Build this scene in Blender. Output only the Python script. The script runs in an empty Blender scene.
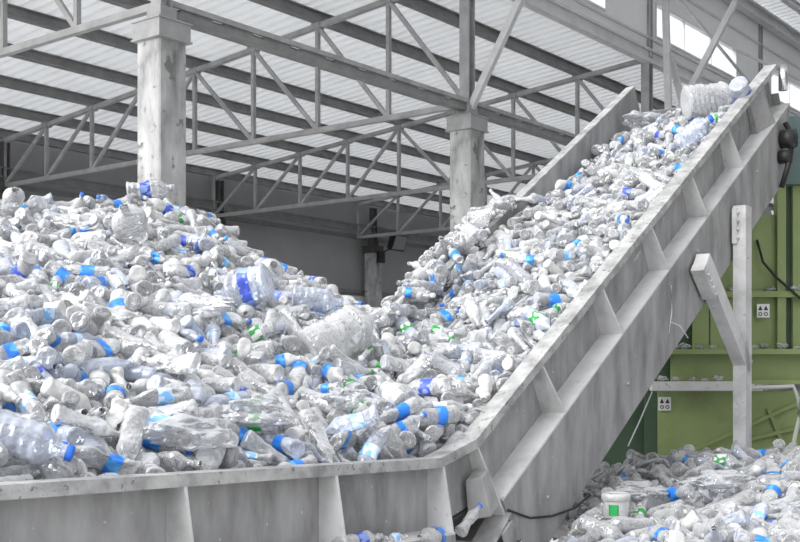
import bpy, bmesh, math, random
from mathutils import Vector, Matrix, noise
import numpy as np
C = bpy.context.scene.collection
R = math.radians
EYE = 2.0
F = 1150.0
PI = math.pi

NI = 300
# every bottle: x, y, z in mm from the eye, heading, pitch, code
BOTTLES = [
(-1101,4085,-178,38,-20,13000),(-969,4135,-243,267,-48,11000),(-962,4542,-92,218,-5,17012),(-866,4273,-191,353,-16,11002),(-1037,3971,-290,202,23,13021),(-231,5041,-219,180,-20,16102),(-711,4273,-318,260,-41,12000),(-651,4764,-197,183,3,10003),
(-492,5057,-173,316,-38,17010),(-854,4209,-318,337,-1,16000),(-911,4285,-252,10,-15,12021),(-515,4759,-281,135,7,16101),(-1167,5638,315,180,0,10000),(-1331,4164,-118,317,-27,17002),(-986,4899,51,165,6,15000),(-1226,4765,30,28,11,11110),
(147,5532,-203,209,-6,10021),(-345,5338,-130,335,-15,10000),(121,5869,-60,146,-2,11005),(-25,5396,-183,220,-15,17001),(1055,5893,-801,331,-17,10000),(-848,5760,278,57,-3,13021),(-1134,3761,-308,348,-42,16010),(-1311,4720,91,93,8,10040),
(-514,4664,-330,19,-31,17000),(-1237,4344,-97,38,-29,21200),(-759,4863,-123,235,-5,10112),(-927,4484,-151,184,-12,12000),(-812,4999,-41,159,4,21000),(-1654,5982,541,195,8,17001),(-1206,4035,-206,144,4,21121),(-328,4879,-293,302,-48,13010),
(-1570,5126,253,60,2,12102),(-136,5022,-354,234,-50,21102),(1169,5971,-777,189,5,10000),(-51,5621,-81,120,20,11004),(-683,5411,10,151,4,11010),(-650,4683,-249,53,-21,21011),(-743,5800,199,192,-23,21003),(-1397,5135,207,89,-12,11000),
(-1895,5715,497,134,-33,11005),(-1574,4622,88,224,-20,3021),(1521,6440,-678,130,-16,14001),(-1343,5370,291,18,-6,14000),(-1443,4832,133,81,-10,13011),(-1666,4892,197,141,12,15111),(-1387,4648,52,91,-7,10110),(-164,4726,-682,54,1,11005),
(927,6772,438,15,0,17021),(-1051,5265,154,133,19,10000),(-87,5160,-349,27,-45,17000),(780,7305,742,162,11,16021),(274,6158,30,354,-25,27000),(-237,5058,-294,75,-4,13001),(-1864,6190,641,354,-20,17000),(-1745,4997,279,215,-15,14000),
(-1189,5162,135,334,-20,10010),(-1214,4629,-23,98,24,21004),(760,7132,606,335,-44,10000),(-1713,5908,495,359,-36,20021),(328,5381,-674,51,35,1020),(787,6491,302,299,-23,17103),(-1127,4561,-78,100,16,20011),(-1592,4923,173,326,-44,13010),
(-608,5204,-74,342,-21,11010),(50,5996,5,216,-32,12010),(-904,4106,-321,114,21,14000),(-1067,4269,-172,261,-43,5210),(-1380,4392,-46,173,0,13000),(1488,5634,-762,109,-18,16000),(-232,5834,25,43,-8,26040),(-495,5610,5,274,-24,16011),
(-869,5246,71,149,8,7010),(-1151,4859,17,172,14,21100),(143,5139,-724,246,6,10001),(-859,4603,-151,144,8,14000),(-1135,5404,235,139,5,27200),(215,5674,-165,13,5,11014),(2054,6390,-682,236,-21,10001),(-140,5519,-141,118,4,16000),
(-1341,5496,309,284,-32,11021),(-1218,6407,572,246,-9,16005),(-1271,3743,-272,84,-9,14000),(-1052,4986,63,162,-18,23000),(1404,6110,-739,122,-9,17000),(-649,6506,360,154,3,11000),(2110,7478,-559,333,-8,17003),(-1267,5602,356,88,5,14000),
(1611,5109,-746,358,-15,27001),(-261,5683,-50,118,14,11013),(-850,4783,-83,285,-11,10100),(435,6599,215,128,-6,22010),(-578,6202,239,314,-48,13000),(-1281,5019,128,72,8,13011),(444,6186,12,33,43,11000),(1036,7162,738,35,-4,20002),
(-420,5807,75,120,-15,23002),(523,6315,107,347,-5,24000),(439,6820,360,285,-38,21004),(-572,5661,72,8,9,2201),(-439,4614,-374,228,-10,27011),(-1200,6906,681,43,13,27200),(-1275,5309,217,138,6,15010),(-193,5424,-166,303,-27,21203),
(-1089,5061,102,351,-5,12010),(-712,5114,-62,358,-30,10000),(1806,5804,-749,247,-28,13102),(-1009,5390,198,315,-17,13120),(437,5916,-85,262,-20,14200),(578,6786,366,224,-30,26100),(-1391,5030,158,57,1,7112),(35,5369,-320,86,-8,17001),
(1581,5682,-748,150,-27,17110),(-16,5227,-359,32,-56,12000),(7,6987,397,48,-4,14010),(-364,4995,-270,299,-40,11000),(-326,5671,1,294,-10,16001),(-1428,7016,799,247,-21,20000),(-1380,5991,493,110,-10,10210),(1614,7930,1246,338,-13,10015),
(-605,4583,-320,188,12,3002),(-763,5627,113,185,-6,10010),(36,5363,-233,32,26,25021),(-1245,3674,-317,53,-1,2000),(1816,6321,-713,198,-19,10000),(6,6044,46,37,-13,22000),(-1302,4580,-15,259,22,13101),(1393,5797,-798,158,-40,11200),
(966,6057,-786,205,-29,22000),(-1915,6960,827,164,-8,13000),(-731,4434,-286,139,14,13014),(1061,7725,1041,335,-20,22014),(-357,5516,-68,152,-6,30021),(-681,5308,-26,334,-32,10000),(-1162,6170,491,251,3,14000),(-600,5989,174,111,5,14010),
(327,6480,132,158,-2,10100),(-1138,4699,-57,299,-49,2204),(-1442,4171,-58,334,-24,4200),(1930,5677,-750,110,2,10020),(-1530,5873,457,75,6,17121),(-1555,6135,572,44,-5,15000),(-1530,4415,1,194,-30,2000),(26,5433,-250,335,-20,17000),
(-899,5534,173,283,-18,14102),(-2067,6787,800,63,1,12004),(1327,6799,-685,56,-22,10000),(-1678,8057,1179,212,25,10205),(66,6874,242,299,-33,10103),(476,7787,974,131,17,17010),(623,6448,160,357,-36,26010),(-1034,5957,359,263,-19,20200),
(134,7247,554,210,1,10000),(658,6370,193,283,-23,26010),(199,5923,-88,156,-11,10000),(-1278,7353,818,115,-2,11115),(244,6817,267,348,-12,26003),(1300,5761,-796,97,3,16021),(-257,5912,41,17,-36,10000),(-1395,6687,671,333,-23,14021),
(1453,6440,-748,30,-21,13000),(286,5763,-203,130,4,22000),(1550,7614,1121,107,4,14000),(-1339,5896,435,115,3,17000),(680,6576,284,101,6,15015),(1687,7317,-671,280,-21,16010),(-1332,4319,-108,117,8,16010),(-382,5165,-213,326,-40,23210),
(-741,5041,-71,165,19,16015),(903,6614,372,49,24,3),(-1679,6669,716,6,-14,11010),(-770,5447,80,115,-18,15213),(168,5511,-269,83,5,21000),(-1396,5237,241,128,-18,22000),(-540,5334,-72,255,-8,21001),(-792,5565,91,174,6,17010),
(-1036,5048,34,125,15,11004),(-1752,5305,363,313,-16,27010),(-1535,7489,958,228,4,11000),(-1413,5437,304,50,-37,27000),(-204,5827,-30,122,6,21001),(771,6944,531,102,8,14000),(-1855,5468,379,197,-21,17000),(-1133,7833,873,192,31,16010),
(2194,7193,-625,224,-22,17004),(-1411,4324,-79,26,-65,0),(86,7105,512,357,-3,7001),(940,5876,-846,122,-28,1010),(409,7687,845,79,-17,11010),(-1498,5114,202,103,2,10000),(-1445,4732,75,91,-19,12004),(-847,4728,-153,159,0,22010),
(1870,7314,-633,197,-20,17000),(-1084,7194,694,60,-20,16002),(-2455,7710,1142,259,-12,12050),(1947,7020,-673,5,-1,13101),(2334,7654,-568,314,-26,12100),(-1225,5390,231,126,19,12210),(-2341,7288,966,80,-19,14010),(1748,8002,-604,9,6,22010),
(-1680,5272,293,170,-2,10200),(386,7653,867,182,22,17000),(-1854,6347,630,297,-45,11110),(116,7138,481,307,2,16010),(1093,7421,876,66,6,17000),(1774,7998,1314,297,-31,10210),(451,7518,710,100,-19,20000),(276,6950,363,46,17,24021),
(-181,6097,115,264,-14,14013),(-1047,4709,-49,252,0,21200),(-1657,5793,432,120,11,14010),(1701,5765,-737,43,-40,14010),(1833,5323,-750,304,5,27000),(-406,4823,-322,347,-22,26100),(-215,5221,-266,335,-43,14000),(66,6709,211,129,-3,15011),
(-1287,4498,-53,148,-2,24000),(89,5494,-298,116,27,15010),(966,7100,633,37,-31,200),(600,7958,1118,345,9,15000),(-1127,6026,433,227,20,21010),(219,6457,122,134,-22,22000),(-1457,6006,490,297,-16,11100),(1242,5162,-803,250,-43,23210),
(1277,6164,-752,74,21,17003),(1857,7432,-641,44,-20,11010),(364,7545,658,235,-41,22002),(-1562,7876,1064,247,-3,10003),(311,7263,490,239,-32,24021),(-1208,5730,330,263,-41,27000),(-1082,5197,132,321,-21,3010),(-1251,3602,-348,227,0,0),
(278,7700,807,269,42,10000),(646,7148,565,124,-9,2),(1271,8248,1269,166,-36,12100),(542,7854,1043,359,30,26010),(501,6824,338,270,-28,17000),(1209,7140,774,49,-1,13010),(-1381,4082,-152,160,7,24000),(194,7402,684,39,36,10010),
(-1482,4501,-19,139,-19,2000),(-1243,4268,-129,122,-28,2000),(-695,4531,-283,125,24,11100),(1400,5682,-789,298,-27,22000),(-195,6849,286,170,-18,17000),(1929,6525,-684,80,-32,13200),(1198,7021,673,254,-29,20004),(-901,5345,86,159,0,20100),
(366,7158,456,160,-16,1000),(-487,5807,46,122,17,12000),(-1110,3892,-309,323,-24,27000),(357,6333,56,259,-32,1012),(1399,7705,1088,182,-15,6010),(1315,7930,1196,349,-7,25010),(100,5504,-373,229,-2,13010),(-2106,7318,936,168,16,14010),
(227,7303,629,102,-5,11021),(230,6744,206,300,1,10040),(-1391,4499,-10,349,-43,31105),(-827,6165,338,277,-5,10003),(-21,4909,-709,60,0,2012),(-1656,5489,355,317,-24,27000),(-810,4418,-254,139,23,26100),(-2060,8228,1218,232,-9,11011),
(2465,8055,-559,359,-29,10000),(1552,8197,1352,143,-39,15000),(-2180,7484,995,348,-17,16000),(-1154,4957,46,245,-32,1000),(503,7679,911,27,34,26010),(1105,7315,809,212,-28,20201),(-946,4753,-88,64,-23,12110),(-862,5052,1,345,-13,2200),
(873,6952,553,89,29,20200),(-1587,6459,647,228,-17,7000),(-1439,5716,387,73,-7,7010),(-1660,4758,142,248,17,12000),(-1853,5899,510,305,-20,11001),(2091,5883,-726,18,-12,14010),(2028,6262,-714,179,-10,17000),(1258,7422,926,342,-9,36000),
(1262,8442,1385,20,-4,22211),(-1159,4088,-218,143,26,12100),(-2054,7090,853,254,-23,22021),(623,6137,21,54,-21,24200),(575,7447,694,38,27,22000),(2125,6705,-657,346,0,12000),(1484,5438,-792,255,44,21100),(-1351,5258,205,281,-44,2000),
(-71,6412,167,266,-15,16210),(-1875,5501,440,55,6,22010),(576,6943,446,223,-8,10),(-2482,6957,878,152,-9,11000),(-1078,5772,305,272,-35,11200),(-439,4856,-241,84,7,3200),(-1288,6457,588,268,-22,12204),(-1364,7165,756,64,6,11002),
(-1456,6411,612,109,-4,26000),(1253,7578,1008,209,-12,25000),(52,6362,119,107,-16,25200),(1663,7531,-671,311,-9,23010),(-1193,8178,955,44,-36,16000),(-71,6184,86,294,-46,24100),(-1495,7216,885,111,10,16014),(1652,8102,1355,62,2,14000),
(1597,7300,-708,354,-19,15010),(-1055,4095,-293,322,-40,21000),(416,6074,-71,58,-2,14000),(1315,7703,-697,213,-19,0),(-1419,7924,1035,297,-42,12000),(-1605,7724,1040,53,-15,12200),(1840,7187,-670,112,-14,15110),(-622,7949,642,135,7,10005),
(595,7672,810,251,-25,26000),(942,8012,1142,59,15,27000),(184,5681,-248,119,21,27000),(916,7761,963,99,19,26010),(1611,5486,-774,32,-7,6001),(212,7272,631,117,23,24010),(356,7566,796,112,31,2011),(716,7992,1170,36,6,24010),
(679,7248,621,286,-18,10110),(-1483,4560,20,182,16,13100),(-1755,5794,436,269,-23,6003),(844,8178,1246,138,4,13000),(-14,6341,122,86,11,16000),(-1494,5431,294,323,-29,12210),(862,7868,972,22,7,22000),(-519,4983,-210,117,8,3000),
(2025,7461,-583,330,-12,7110),(-1455,5864,472,125,29,3010),(1704,7741,1190,161,-40,21010),(1034,6855,-829,137,-7,20014),(881,7621,872,34,12,200),(-175,5056,-397,35,-42,7010),(-1690,5210,274,128,-28,20010),(-1906,7434,959,63,-15,20000),
(1203,5605,-842,263,-8,16010),(-1299,8298,1046,212,2,12010),(-1757,6306,633,222,-9,13200),(-2274,6861,800,134,36,11020),(2098,6781,-644,168,15,13000),(716,6711,372,168,-19,3000),(-851,4949,-69,332,-34,22000),(-1361,6430,591,71,10,1020),
(1348,7237,827,80,-27,21000),(-743,6114,254,210,5,12100),(-1052,6486,499,120,6,7000),(-1125,4284,-143,293,5,6000),(1517,8352,1411,74,-3,14000),(-1418,7727,960,199,-1,22000),(1778,9275,1869,226,-39,15011),(1006,7138,673,110,3,24000),
(1921,7241,-653,85,-28,12010),(2417,7104,-614,75,-23,16000),(-691,6052,252,260,-49,0),(-1141,5783,333,275,-28,16100),(864,8036,1107,48,20,15014),(532,7213,581,65,14,7100),(-1108,6480,538,103,4,22005),(-2173,8226,1208,76,-5,10000),
(-880,5776,222,103,5,10),(236,5532,-364,234,-32,20010),(297,5952,-107,331,0,10000),(-1619,6310,628,82,-9,25021),(-1195,3875,-288,150,7,21000),(-717,6923,485,345,-4,14115),(1744,8158,1396,324,-25,10000),(1802,8532,1587,306,-1,14000),
(-2002,5632,496,249,-15,22000),(1966,8119,1458,4,16,1),(-862,5616,149,240,-17,1000),(1834,5679,-760,335,-12,6000),(1940,8673,1667,65,7,17001),(-1372,7387,872,350,1,14105),(263,7448,704,76,3,17030),(-114,6141,79,90,-70,5010),
(-846,5905,257,174,17,26010),(-978,5546,183,58,-40,27110),(1958,7954,-584,129,11,1221),(-1477,4257,-73,284,-22,16010),(-2242,7244,939,281,-8,11010),(-1100,5553,224,191,-11,11000),(-1784,6121,572,36,-23,13000),(1327,6715,-724,168,-6,27000),
(720,7835,929,297,-22,22000),(-948,6006,350,109,8,20000),(122,6130,-2,105,2,22000),(1693,8527,1558,247,-55,6003),(1765,8318,-615,28,-21,16010),(50,7049,391,206,13,24000),(-1650,6610,676,164,-9,16010),(496,7499,655,196,-7,21100),
(2266,6819,-647,101,3,14000),(64,6477,150,79,-19,22000),(-1325,8208,1038,43,-26,11000),(2669,8156,-539,84,-26,14000),(1725,8689,1629,168,-4,22010),(-1131,7323,775,81,2,17000),(299,6111,-26,151,10,1011),(212,6238,74,194,26,27100),
(-1396,6164,531,130,11,16000),(1583,7196,-704,65,20,23000),(519,6082,-53,99,-1,14000),(360,6748,248,239,-8,26010),(1025,7398,820,32,-6,6000),(1642,5202,-785,259,-18,10010),(1949,9035,1843,81,-8,22000),(-1467,5203,239,104,-19,27000),
(1030,6771,481,129,16,1003),(-91,5749,-95,287,-29,16000),(1062,6831,491,313,-30,21100),(-882,5400,102,344,-34,20000),(1918,5946,-736,342,-9,25021),(1771,5242,-778,78,-12,12000),(921,7032,579,120,-1,6000),(-827,5424,120,275,5,20010),
(-2487,7592,1055,194,-26,23004),(-2169,7593,1022,192,1,20014),(-445,5538,-55,87,24,24000),(-1622,6529,657,97,-27,0),(1745,7940,-649,147,-25,23010),(1185,6986,599,15,-25,4000),(2269,9107,2002,194,-6,13011),(1910,6073,-717,317,12,11000),
(-1268,4449,-99,132,-17,2000),(1055,7684,960,48,20,0),(2153,8862,1885,297,-18,21221),(220,5877,-146,97,-9,12000),(1599,6117,-749,208,-14,27010),(2270,6346,-701,13,-24,17000),(2066,8837,1775,250,-54,6010),(2,5874,-77,338,-26,16000),
(1154,8140,1208,61,15,2000),(7,6184,55,157,-6,1000),(1424,6322,-756,176,-18,17000),(-269,4969,-356,147,30,22010),(-666,5955,150,124,14,10),(2542,8117,-564,128,-5,11011),(2254,7660,-607,106,-12,11000),(1232,5923,-826,174,-11,21000),
(1586,5779,-733,201,-25,26000),(-11,7074,443,64,34,26010),(1458,7513,1013,276,-10,1021),(246,7139,389,2,-4,3010),(-1411,4283,-151,19,-10,13021),(688,7102,514,171,2,24000),(1340,8834,1519,181,-31,4001),(1669,5654,-789,61,-13,11210),
(435,7323,571,93,12,2),(2002,7158,-671,1,25,10010),(2348,7222,-610,69,11,13011),(190,7585,746,72,2,20010),(1450,8231,1317,244,-13,27000),(1527,8821,1575,47,11,21010),(657,6376,130,54,0,30010),(2165,9596,2103,95,-4,17102),
(991,6539,-883,322,-18,6000),(-360,7469,476,324,-7,10020),(36,5748,-105,164,39,11000),(745,6441,180,279,-28,4000),(-752,6711,426,228,23,1000),(-894,4551,-180,154,20,3010),(-158,6113,42,290,3,12040),(-985,7432,694,97,-9,12000),
(1764,6517,-740,34,-22,7010),(-2333,7096,902,86,-24,3000),(1170,6757,-799,270,-12,11004),(-559,4561,-382,76,-11,26000),(1862,8390,1544,125,0,3000),(-1422,8311,1156,256,5,17001),(1117,7173,707,140,-20,36000),(1029,6998,599,90,8,1210),
(-2178,6852,803,88,-3,13204),(2079,7967,-565,330,19,16010),(-1754,6755,744,166,7,15000),(-482,6644,323,83,-2,12021),(-1206,5555,259,218,4,1000),(1269,7526,-750,342,-11,16010),(1746,7524,-647,117,20,16000),(-1042,7502,733,81,2,11000),
(-938,4353,-228,181,9,13000),(-1093,4033,-326,343,-7,31050),(-426,4931,-273,123,34,10),(1730,5615,-779,277,-19,1000),(947,6899,524,74,5,10),(2476,6962,-625,7,-4,16000),(1047,8443,1275,46,-5,21110),(1650,9324,1832,53,13,10000),
(-583,7652,589,47,-8,27000),(1117,5761,-858,9,17,10100),(1737,6383,-740,193,-48,2000),(2023,9002,1874,119,2,15),(-1057,6846,597,181,20,110),(608,6650,270,68,25,30000),(-1076,7945,853,215,9,17000),(1038,7732,984,43,-12,2000),
(-2035,6259,669,272,-18,17000),(1190,7263,797,135,-22,1010),(574,7060,482,5,17,37010),(846,7741,939,76,1,0),(1514,7939,1202,92,2,22000),(389,6942,313,61,31,20000),(-2264,8090,1182,303,33,12220),(-2381,8330,1211,41,5,10000),
(-1026,4914,-13,349,-13,1100),(1846,6546,-697,46,-3,23100),(1886,8100,1367,323,-31,0),(1468,8985,1599,71,-21,22005),(-2078,6455,694,341,-12,24000),(784,6409,216,116,19,1010),(-1983,7225,900,169,-8,23001),(1584,8570,1499,41,9,22210),
(-1341,5090,92,30,-2,14010),(-968,4831,-46,149,9,0),(-858,5221,15,209,10,6010),(2439,7281,-600,254,-17,22001),(-2578,8178,1235,196,-15,25110),(-433,6345,260,181,14,12004),(601,6785,294,80,31,23000),(2122,8332,1587,36,21,25000),
(349,5682,-273,55,0,1000),(-715,5940,195,297,-32,17000),(1284,7123,718,286,-80,4004),(1415,7293,830,258,-60,12110),(667,6266,53,200,26,12),(-1321,6245,522,104,14,11000),(1596,7541,1045,217,-11,13000),(-515,5249,-140,71,23,15000),
(397,5949,-143,93,7,1010),(679,6976,480,242,-37,5000),(2459,7816,-586,186,-18,1010),(1567,9065,1640,204,-54,17000),(-1321,5998,447,124,6,26000),(-1819,7437,993,79,10,11010),(-1936,6865,757,201,-5,17010),(1776,8421,1524,82,8,26014),
(425,6744,278,71,12,5000),(293,6945,273,223,-31,26000),(1914,9122,1819,327,-46,7004),(-1653,5005,191,191,4,14100),(727,7667,832,276,-41,7110),(2602,7662,-609,301,-26,20000),(-1215,4483,-126,312,-16,11000),(-738,6308,303,71,2,17000),
(1156,7648,997,57,17,6000),(268,6636,158,323,-6,2000),(-1907,5391,367,136,-44,2000),(1345,7193,775,80,-14,25200),(-2354,8060,1147,154,3,27000),(-1641,6874,763,328,-21,23000),(1224,7897,1095,70,2,2003),(1426,7448,949,49,0,22000),
(-2247,7768,1067,212,-21,3004),(-1149,7007,683,304,-34,0),(1486,8585,1450,18,10,14000),(1204,7638,1021,239,-25,4110),(2103,6083,-695,28,8,25100),(1971,7657,-621,271,-3,21000),(-822,4621,-214,119,11,13000),(-827,7907,732,200,15,21021),
(554,6315,47,28,-3,21110),(-1078,4598,-135,284,-50,30000),(720,7459,780,323,-10,2213),(-2106,6104,621,336,-25,22121),(-1705,6822,745,1,-23,14010),(-995,5311,93,194,-29,30000),(536,6245,1,72,1,1105),(893,7946,1042,133,-8,32000),
(2108,8213,-566,27,-2,12000),(1543,8702,1530,142,-14,26000),(585,6208,16,75,19,23000),(-1582,7208,904,81,-9,13000),(721,6948,411,219,-29,0),(-2363,7480,991,138,-2,15100),(729,8337,1257,136,42,17000),(658,6328,89,128,-12,1010),
(-1540,7080,777,312,-18,17000),(-1781,5669,425,13,-19,12010),(742,7959,978,282,-21,24200),(1504,7788,1146,333,9,0),(961,6612,-906,163,-9,12200),(-36,7362,496,71,13,15010),(444,6944,366,46,0,0),(-151,6674,232,279,-15,12014),
(-730,4818,-164,63,-14,1110),(-436,7652,500,284,-34,11010),(-1241,7676,880,357,-30,0),(1153,8444,1330,103,10,37000),(-1777,7946,1123,129,-14,21010),(1333,5572,-812,64,53,20000),(604,8246,1182,46,10,12010),(-2220,7111,860,137,-21,33000),
(851,7271,663,24,-16,37000),(-966,7744,759,218,5,10201),(1440,8349,1370,42,-3,24000),(2024,8084,-580,343,-6,22004),(1351,5452,-817,133,-7,15010),(550,7512,717,228,-11,31000),(-1170,4184,-252,233,-2,12010),(592,7800,886,58,6,5000),
(-790,7657,644,204,11,14010),(1321,8401,1357,215,-14,21110),(-1562,6902,733,314,-36,6000),(234,6200,-13,347,-27,12000),(-453,5649,-72,255,-13,11210),(1492,6919,-722,45,1,27000),(1625,5993,-730,223,7,15000),(147,7566,722,137,9,12000),
(679,8036,1153,325,32,23000),(1313,7867,1103,70,19,27240),(748,7574,801,9,8,20000),(569,7353,636,233,-27,33000),(-1288,7959,963,311,-36,2101),(1154,7122,677,20,18,6010),(1285,7940,1135,253,-21,1010),(2148,7495,-623,69,8,14002),
(2401,8856,1965,160,-20,1003),(-989,5766,273,62,13,1000),(-966,5875,302,167,2,25100),(-287,4869,-393,96,46,23000),(78,7291,565,215,10,15000),(-691,6902,434,90,-9,36200),(459,5857,-164,54,14,22000),(1315,8192,1241,168,-35,0),
(1637,9191,1788,69,-2,23000),(507,7584,721,241,-57,0),(-2131,6254,604,307,-42,21000),(-1425,7492,898,174,10,27000),(959,6059,-885,37,-3,17000),(2280,7451,-616,26,12,20000),(1915,8752,1704,17,5,100),(842,7100,600,271,-11,4000),
(2167,8482,1681,74,3,3012),(-1549,8184,1150,355,-10,10112),(2788,8195,-553,149,-17,21000),(963,7411,782,339,-11,1000),(-1562,6392,606,113,-4,31000),(1520,7765,-687,39,12,5021),(1696,6586,-728,172,-15,23010),(1465,8104,1243,174,-8,3000),
(-1078,6743,570,302,-30,36010),(-1867,5809,472,139,15,26000),(-532,5668,-36,284,-22,21000),(-2,5692,-123,116,0,13100),(-1478,5816,413,78,0,22004),(816,5798,-924,215,-44,27110),(-89,7172,394,41,6,14000),(211,7708,795,75,-4,4010),
(2115,8454,1632,58,6,7012),(575,7228,562,89,-3,33010),(808,7701,891,52,10,31100),(1261,7545,954,85,-9,1000),(1577,7598,1060,36,9,7010),(1704,8074,1311,74,11,27010),(-696,7051,506,162,-6,12010),(-1529,4639,48,160,-1,7100),
(2322,9592,2140,84,-60,30020),(819,6881,460,65,23,20100),(919,7522,848,61,12,31000),(-2041,7830,1102,107,21,27000),(1835,6695,-718,146,-28,22000),(1447,7660,-706,169,0,1010),(391,7509,607,245,-1,37014),(-2384,6936,813,223,5,16013),
(129,6444,122,85,18,17210),(1158,7949,1102,274,-11,22210),(-2242,7939,1112,143,0,20010),(1653,7852,1203,173,-32,6100),(1579,8955,1626,250,-32,6000),(504,6573,169,282,-16,10000),(-1022,4346,-170,353,0,3000),(1186,7187,-789,120,-38,7010),
(-2209,6568,721,332,-11,26210),(-76,6790,225,89,-9,27010),(1541,7372,-693,135,57,24010),(2408,7406,-620,267,-15,12000),(1482,7929,-683,225,-10,22010),(154,5822,-142,110,22,23020),(1376,7848,1123,77,19,26000),(-1130,6433,463,24,-15,17000),
(329,5819,-218,296,-42,12000),(2083,9303,1956,50,-11,21000),(1717,6234,-732,172,-13,27000),(2015,6631,-697,212,-29,32000),(2022,6890,-680,315,-29,4000),(1518,7832,-711,238,-23,11010),(425,6294,33,235,-23,2010),(1370,5943,-801,298,-26,33040),
(-402,6783,352,264,-10,11001),(-2021,5834,557,318,-12,11150),(-287,6050,39,176,-2,23110),(1736,5981,-771,221,-19,17000),(1734,8208,-650,317,-1,11010),(-1786,5964,502,269,-38,20000),(-2125,8215,1251,270,3,24021),(496,7103,477,33,24,32010),
(995,7871,1056,47,-16,1200),(1849,8157,-620,51,-17,11010),(1360,7880,-704,233,-28,24000),(1119,6878,-824,313,-20,20010),(2561,7426,-579,242,-17,26010),(785,8233,1249,40,21,15010),(-348,5682,-72,280,-9,17100),(-2045,8020,1145,267,-11,1010),
(581,6908,399,68,-3,33000),(-644,4332,-394,247,-26,2000),(489,6093,-109,93,-5,36000),(-738,7341,563,190,6,13004),(-2,6131,-6,254,5,25000),(-2079,7718,1053,127,10,11010),(-1508,7617,981,28,-7,23000),(12,6529,127,272,-41,24010),
(1013,6707,-875,190,-20,11010),(2088,8708,1698,36,-3,36001),(1249,8335,1271,292,-39,6000),(-2630,7488,1003,132,-18,22010),(902,7229,672,11,24,32010),(1939,8070,-630,58,-12,11100),(-843,4301,-325,133,3,1114),(1812,8397,1481,140,-14,36000),
(-1186,4256,-157,292,10,22000),(1812,9568,1965,235,-18,17000),(555,7017,443,15,-2,2000),(184,7223,380,274,-33,2010),(2381,8766,1886,64,18,10015),(910,7148,640,71,11,2200),(1754,8854,1678,9,-12,5100),(1251,7472,894,110,25,0),
(677,7262,693,310,-20,31000),(1882,6429,-713,172,-6,11210),(2605,7891,-588,197,-14,16000),(122,7252,564,119,30,5000),(94,7536,656,63,16,4000),(1766,9390,1823,63,-18,27000),(1939,8479,1557,97,7,20000),(-1816,6440,665,299,-13,27004),
(-2309,7055,858,277,19,21100),(1178,7190,730,356,-36,100),(244,6956,304,83,17,2010),(1028,5833,-878,348,14,10010),(1354,5290,-801,345,-10,12000),(2041,5820,-762,46,-17,26000),(1603,8124,-665,37,-15,6210),(-85,6941,364,325,5,6010),
(499,7898,1027,183,-3,7010),(1488,7298,891,54,4,24010),(-1847,7186,880,88,10,24100),(1693,9200,1741,94,1,11001),(34,5312,-402,212,39,15000),(1506,7680,1064,29,13,0),(-1249,7776,902,325,7,25050),(2176,7986,-589,120,-19,21000),
(-800,4349,-338,318,-24,10010),(1375,7690,1026,102,9,7000),(1212,8152,1192,78,8,3100),(-1165,5961,396,336,-29,20000),(-1262,5804,366,244,-17,12000),(2588,8987,2083,11,14,6000),(-2385,7744,1049,245,-36,21100),(-677,4973,-200,255,-29,2000),
(680,6513,203,97,21,1010),(-1179,7928,899,229,4,13000),(564,6424,138,88,3,1010),(1374,5611,-834,133,-34,1000),(1622,6416,-742,11,2,15010),(1808,5639,-792,96,-14,23000),(795,8158,1243,71,13,4000),(-1360,6998,702,264,-12,2010),
(1192,7564,953,92,14,5000),(1002,7528,882,62,18,6100),(1765,7010,-693,58,5,17110),(-1634,8322,1191,308,-19,11010),(-1947,8140,1178,49,25,6000),(1033,8013,1101,333,12,26000),(1042,7492,865,208,-60,2010),(-1584,5924,464,65,4,23000),
(824,6736,357,176,-15,3000),(-1471,8038,1058,186,9,4000),(1329,7544,953,71,20,27024),(1514,7537,989,97,17,13200),(683,7725,837,272,-43,3000),(-252,5590,-143,302,-15,27010),(1804,9129,1764,66,14,10010),(-1751,5346,298,172,-20,23010),
(801,7958,1002,94,-6,2010),(1355,8062,1190,144,-1,5000),(964,7822,1009,95,5,2010),(1819,6633,-722,135,24,20000),(374,7234,472,241,-41,34000),(347,7465,540,24,27,2110),(-758,6475,341,75,-2,2000),(2150,9366,1993,81,-8,24010),
(201,6638,142,137,-2,36010),(1151,7027,594,4,-2,30000),(729,6838,395,48,20,34000),(1857,9072,1777,237,17,23110),(1974,9357,1949,35,15,27200),(-993,4131,-345,325,-29,20000),(317,6388,69,77,6,3014),(1396,8125,-693,228,-21,20000),
(1539,6208,-750,56,7,10000),(1942,6686,-717,314,-21,25000),(2282,6961,-651,117,-25,4104),(-189,5986,10,157,1,2010),(2010,8484,1591,71,4,2203),(-840,5781,196,116,13,34000),(1907,8910,1740,332,-25,2000),(-190,5135,-381,181,29,17000),
(-2166,7123,837,228,-18,10000),(-617,5066,-208,82,16,10010),(-1006,6546,501,276,-24,27000),(-1165,3950,-339,204,13,24000),(1292,5863,-841,186,12,22010),(1545,5829,-768,137,31,17000),(603,8081,1094,349,-61,4000),(-2239,7016,845,107,-7,17000),
(345,7145,412,71,1,32010),(1007,7235,745,355,-14,1200),(1897,7970,1336,60,11,12000),(1348,8773,1468,103,-7,2103),(-1619,5601,365,144,18,22010),(2837,8494,-594,204,-35,21000),(-1181,5064,31,323,-24,1000),(-715,6187,190,207,10,11000),
(1464,7561,-719,124,-11,20010),(1681,6698,-743,319,21,12010),(51,7217,537,82,-3,0),(295,7840,872,126,1,14000),(-369,5885,28,330,-19,10000),(-117,6232,21,137,21,21000),(1145,7603,929,240,-9,0),(665,6974,410,223,-30,0),
(-693,7169,518,142,20,11004),(1855,9288,1852,141,-23,27000),(2119,8528,1651,41,15,7000),(105,5596,-237,226,51,11200),(2267,7061,-657,168,0,11000),(1152,8417,1273,201,-14,6000),(-220,5737,-56,299,-23,6000),(742,7057,468,341,5,31004),
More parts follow.
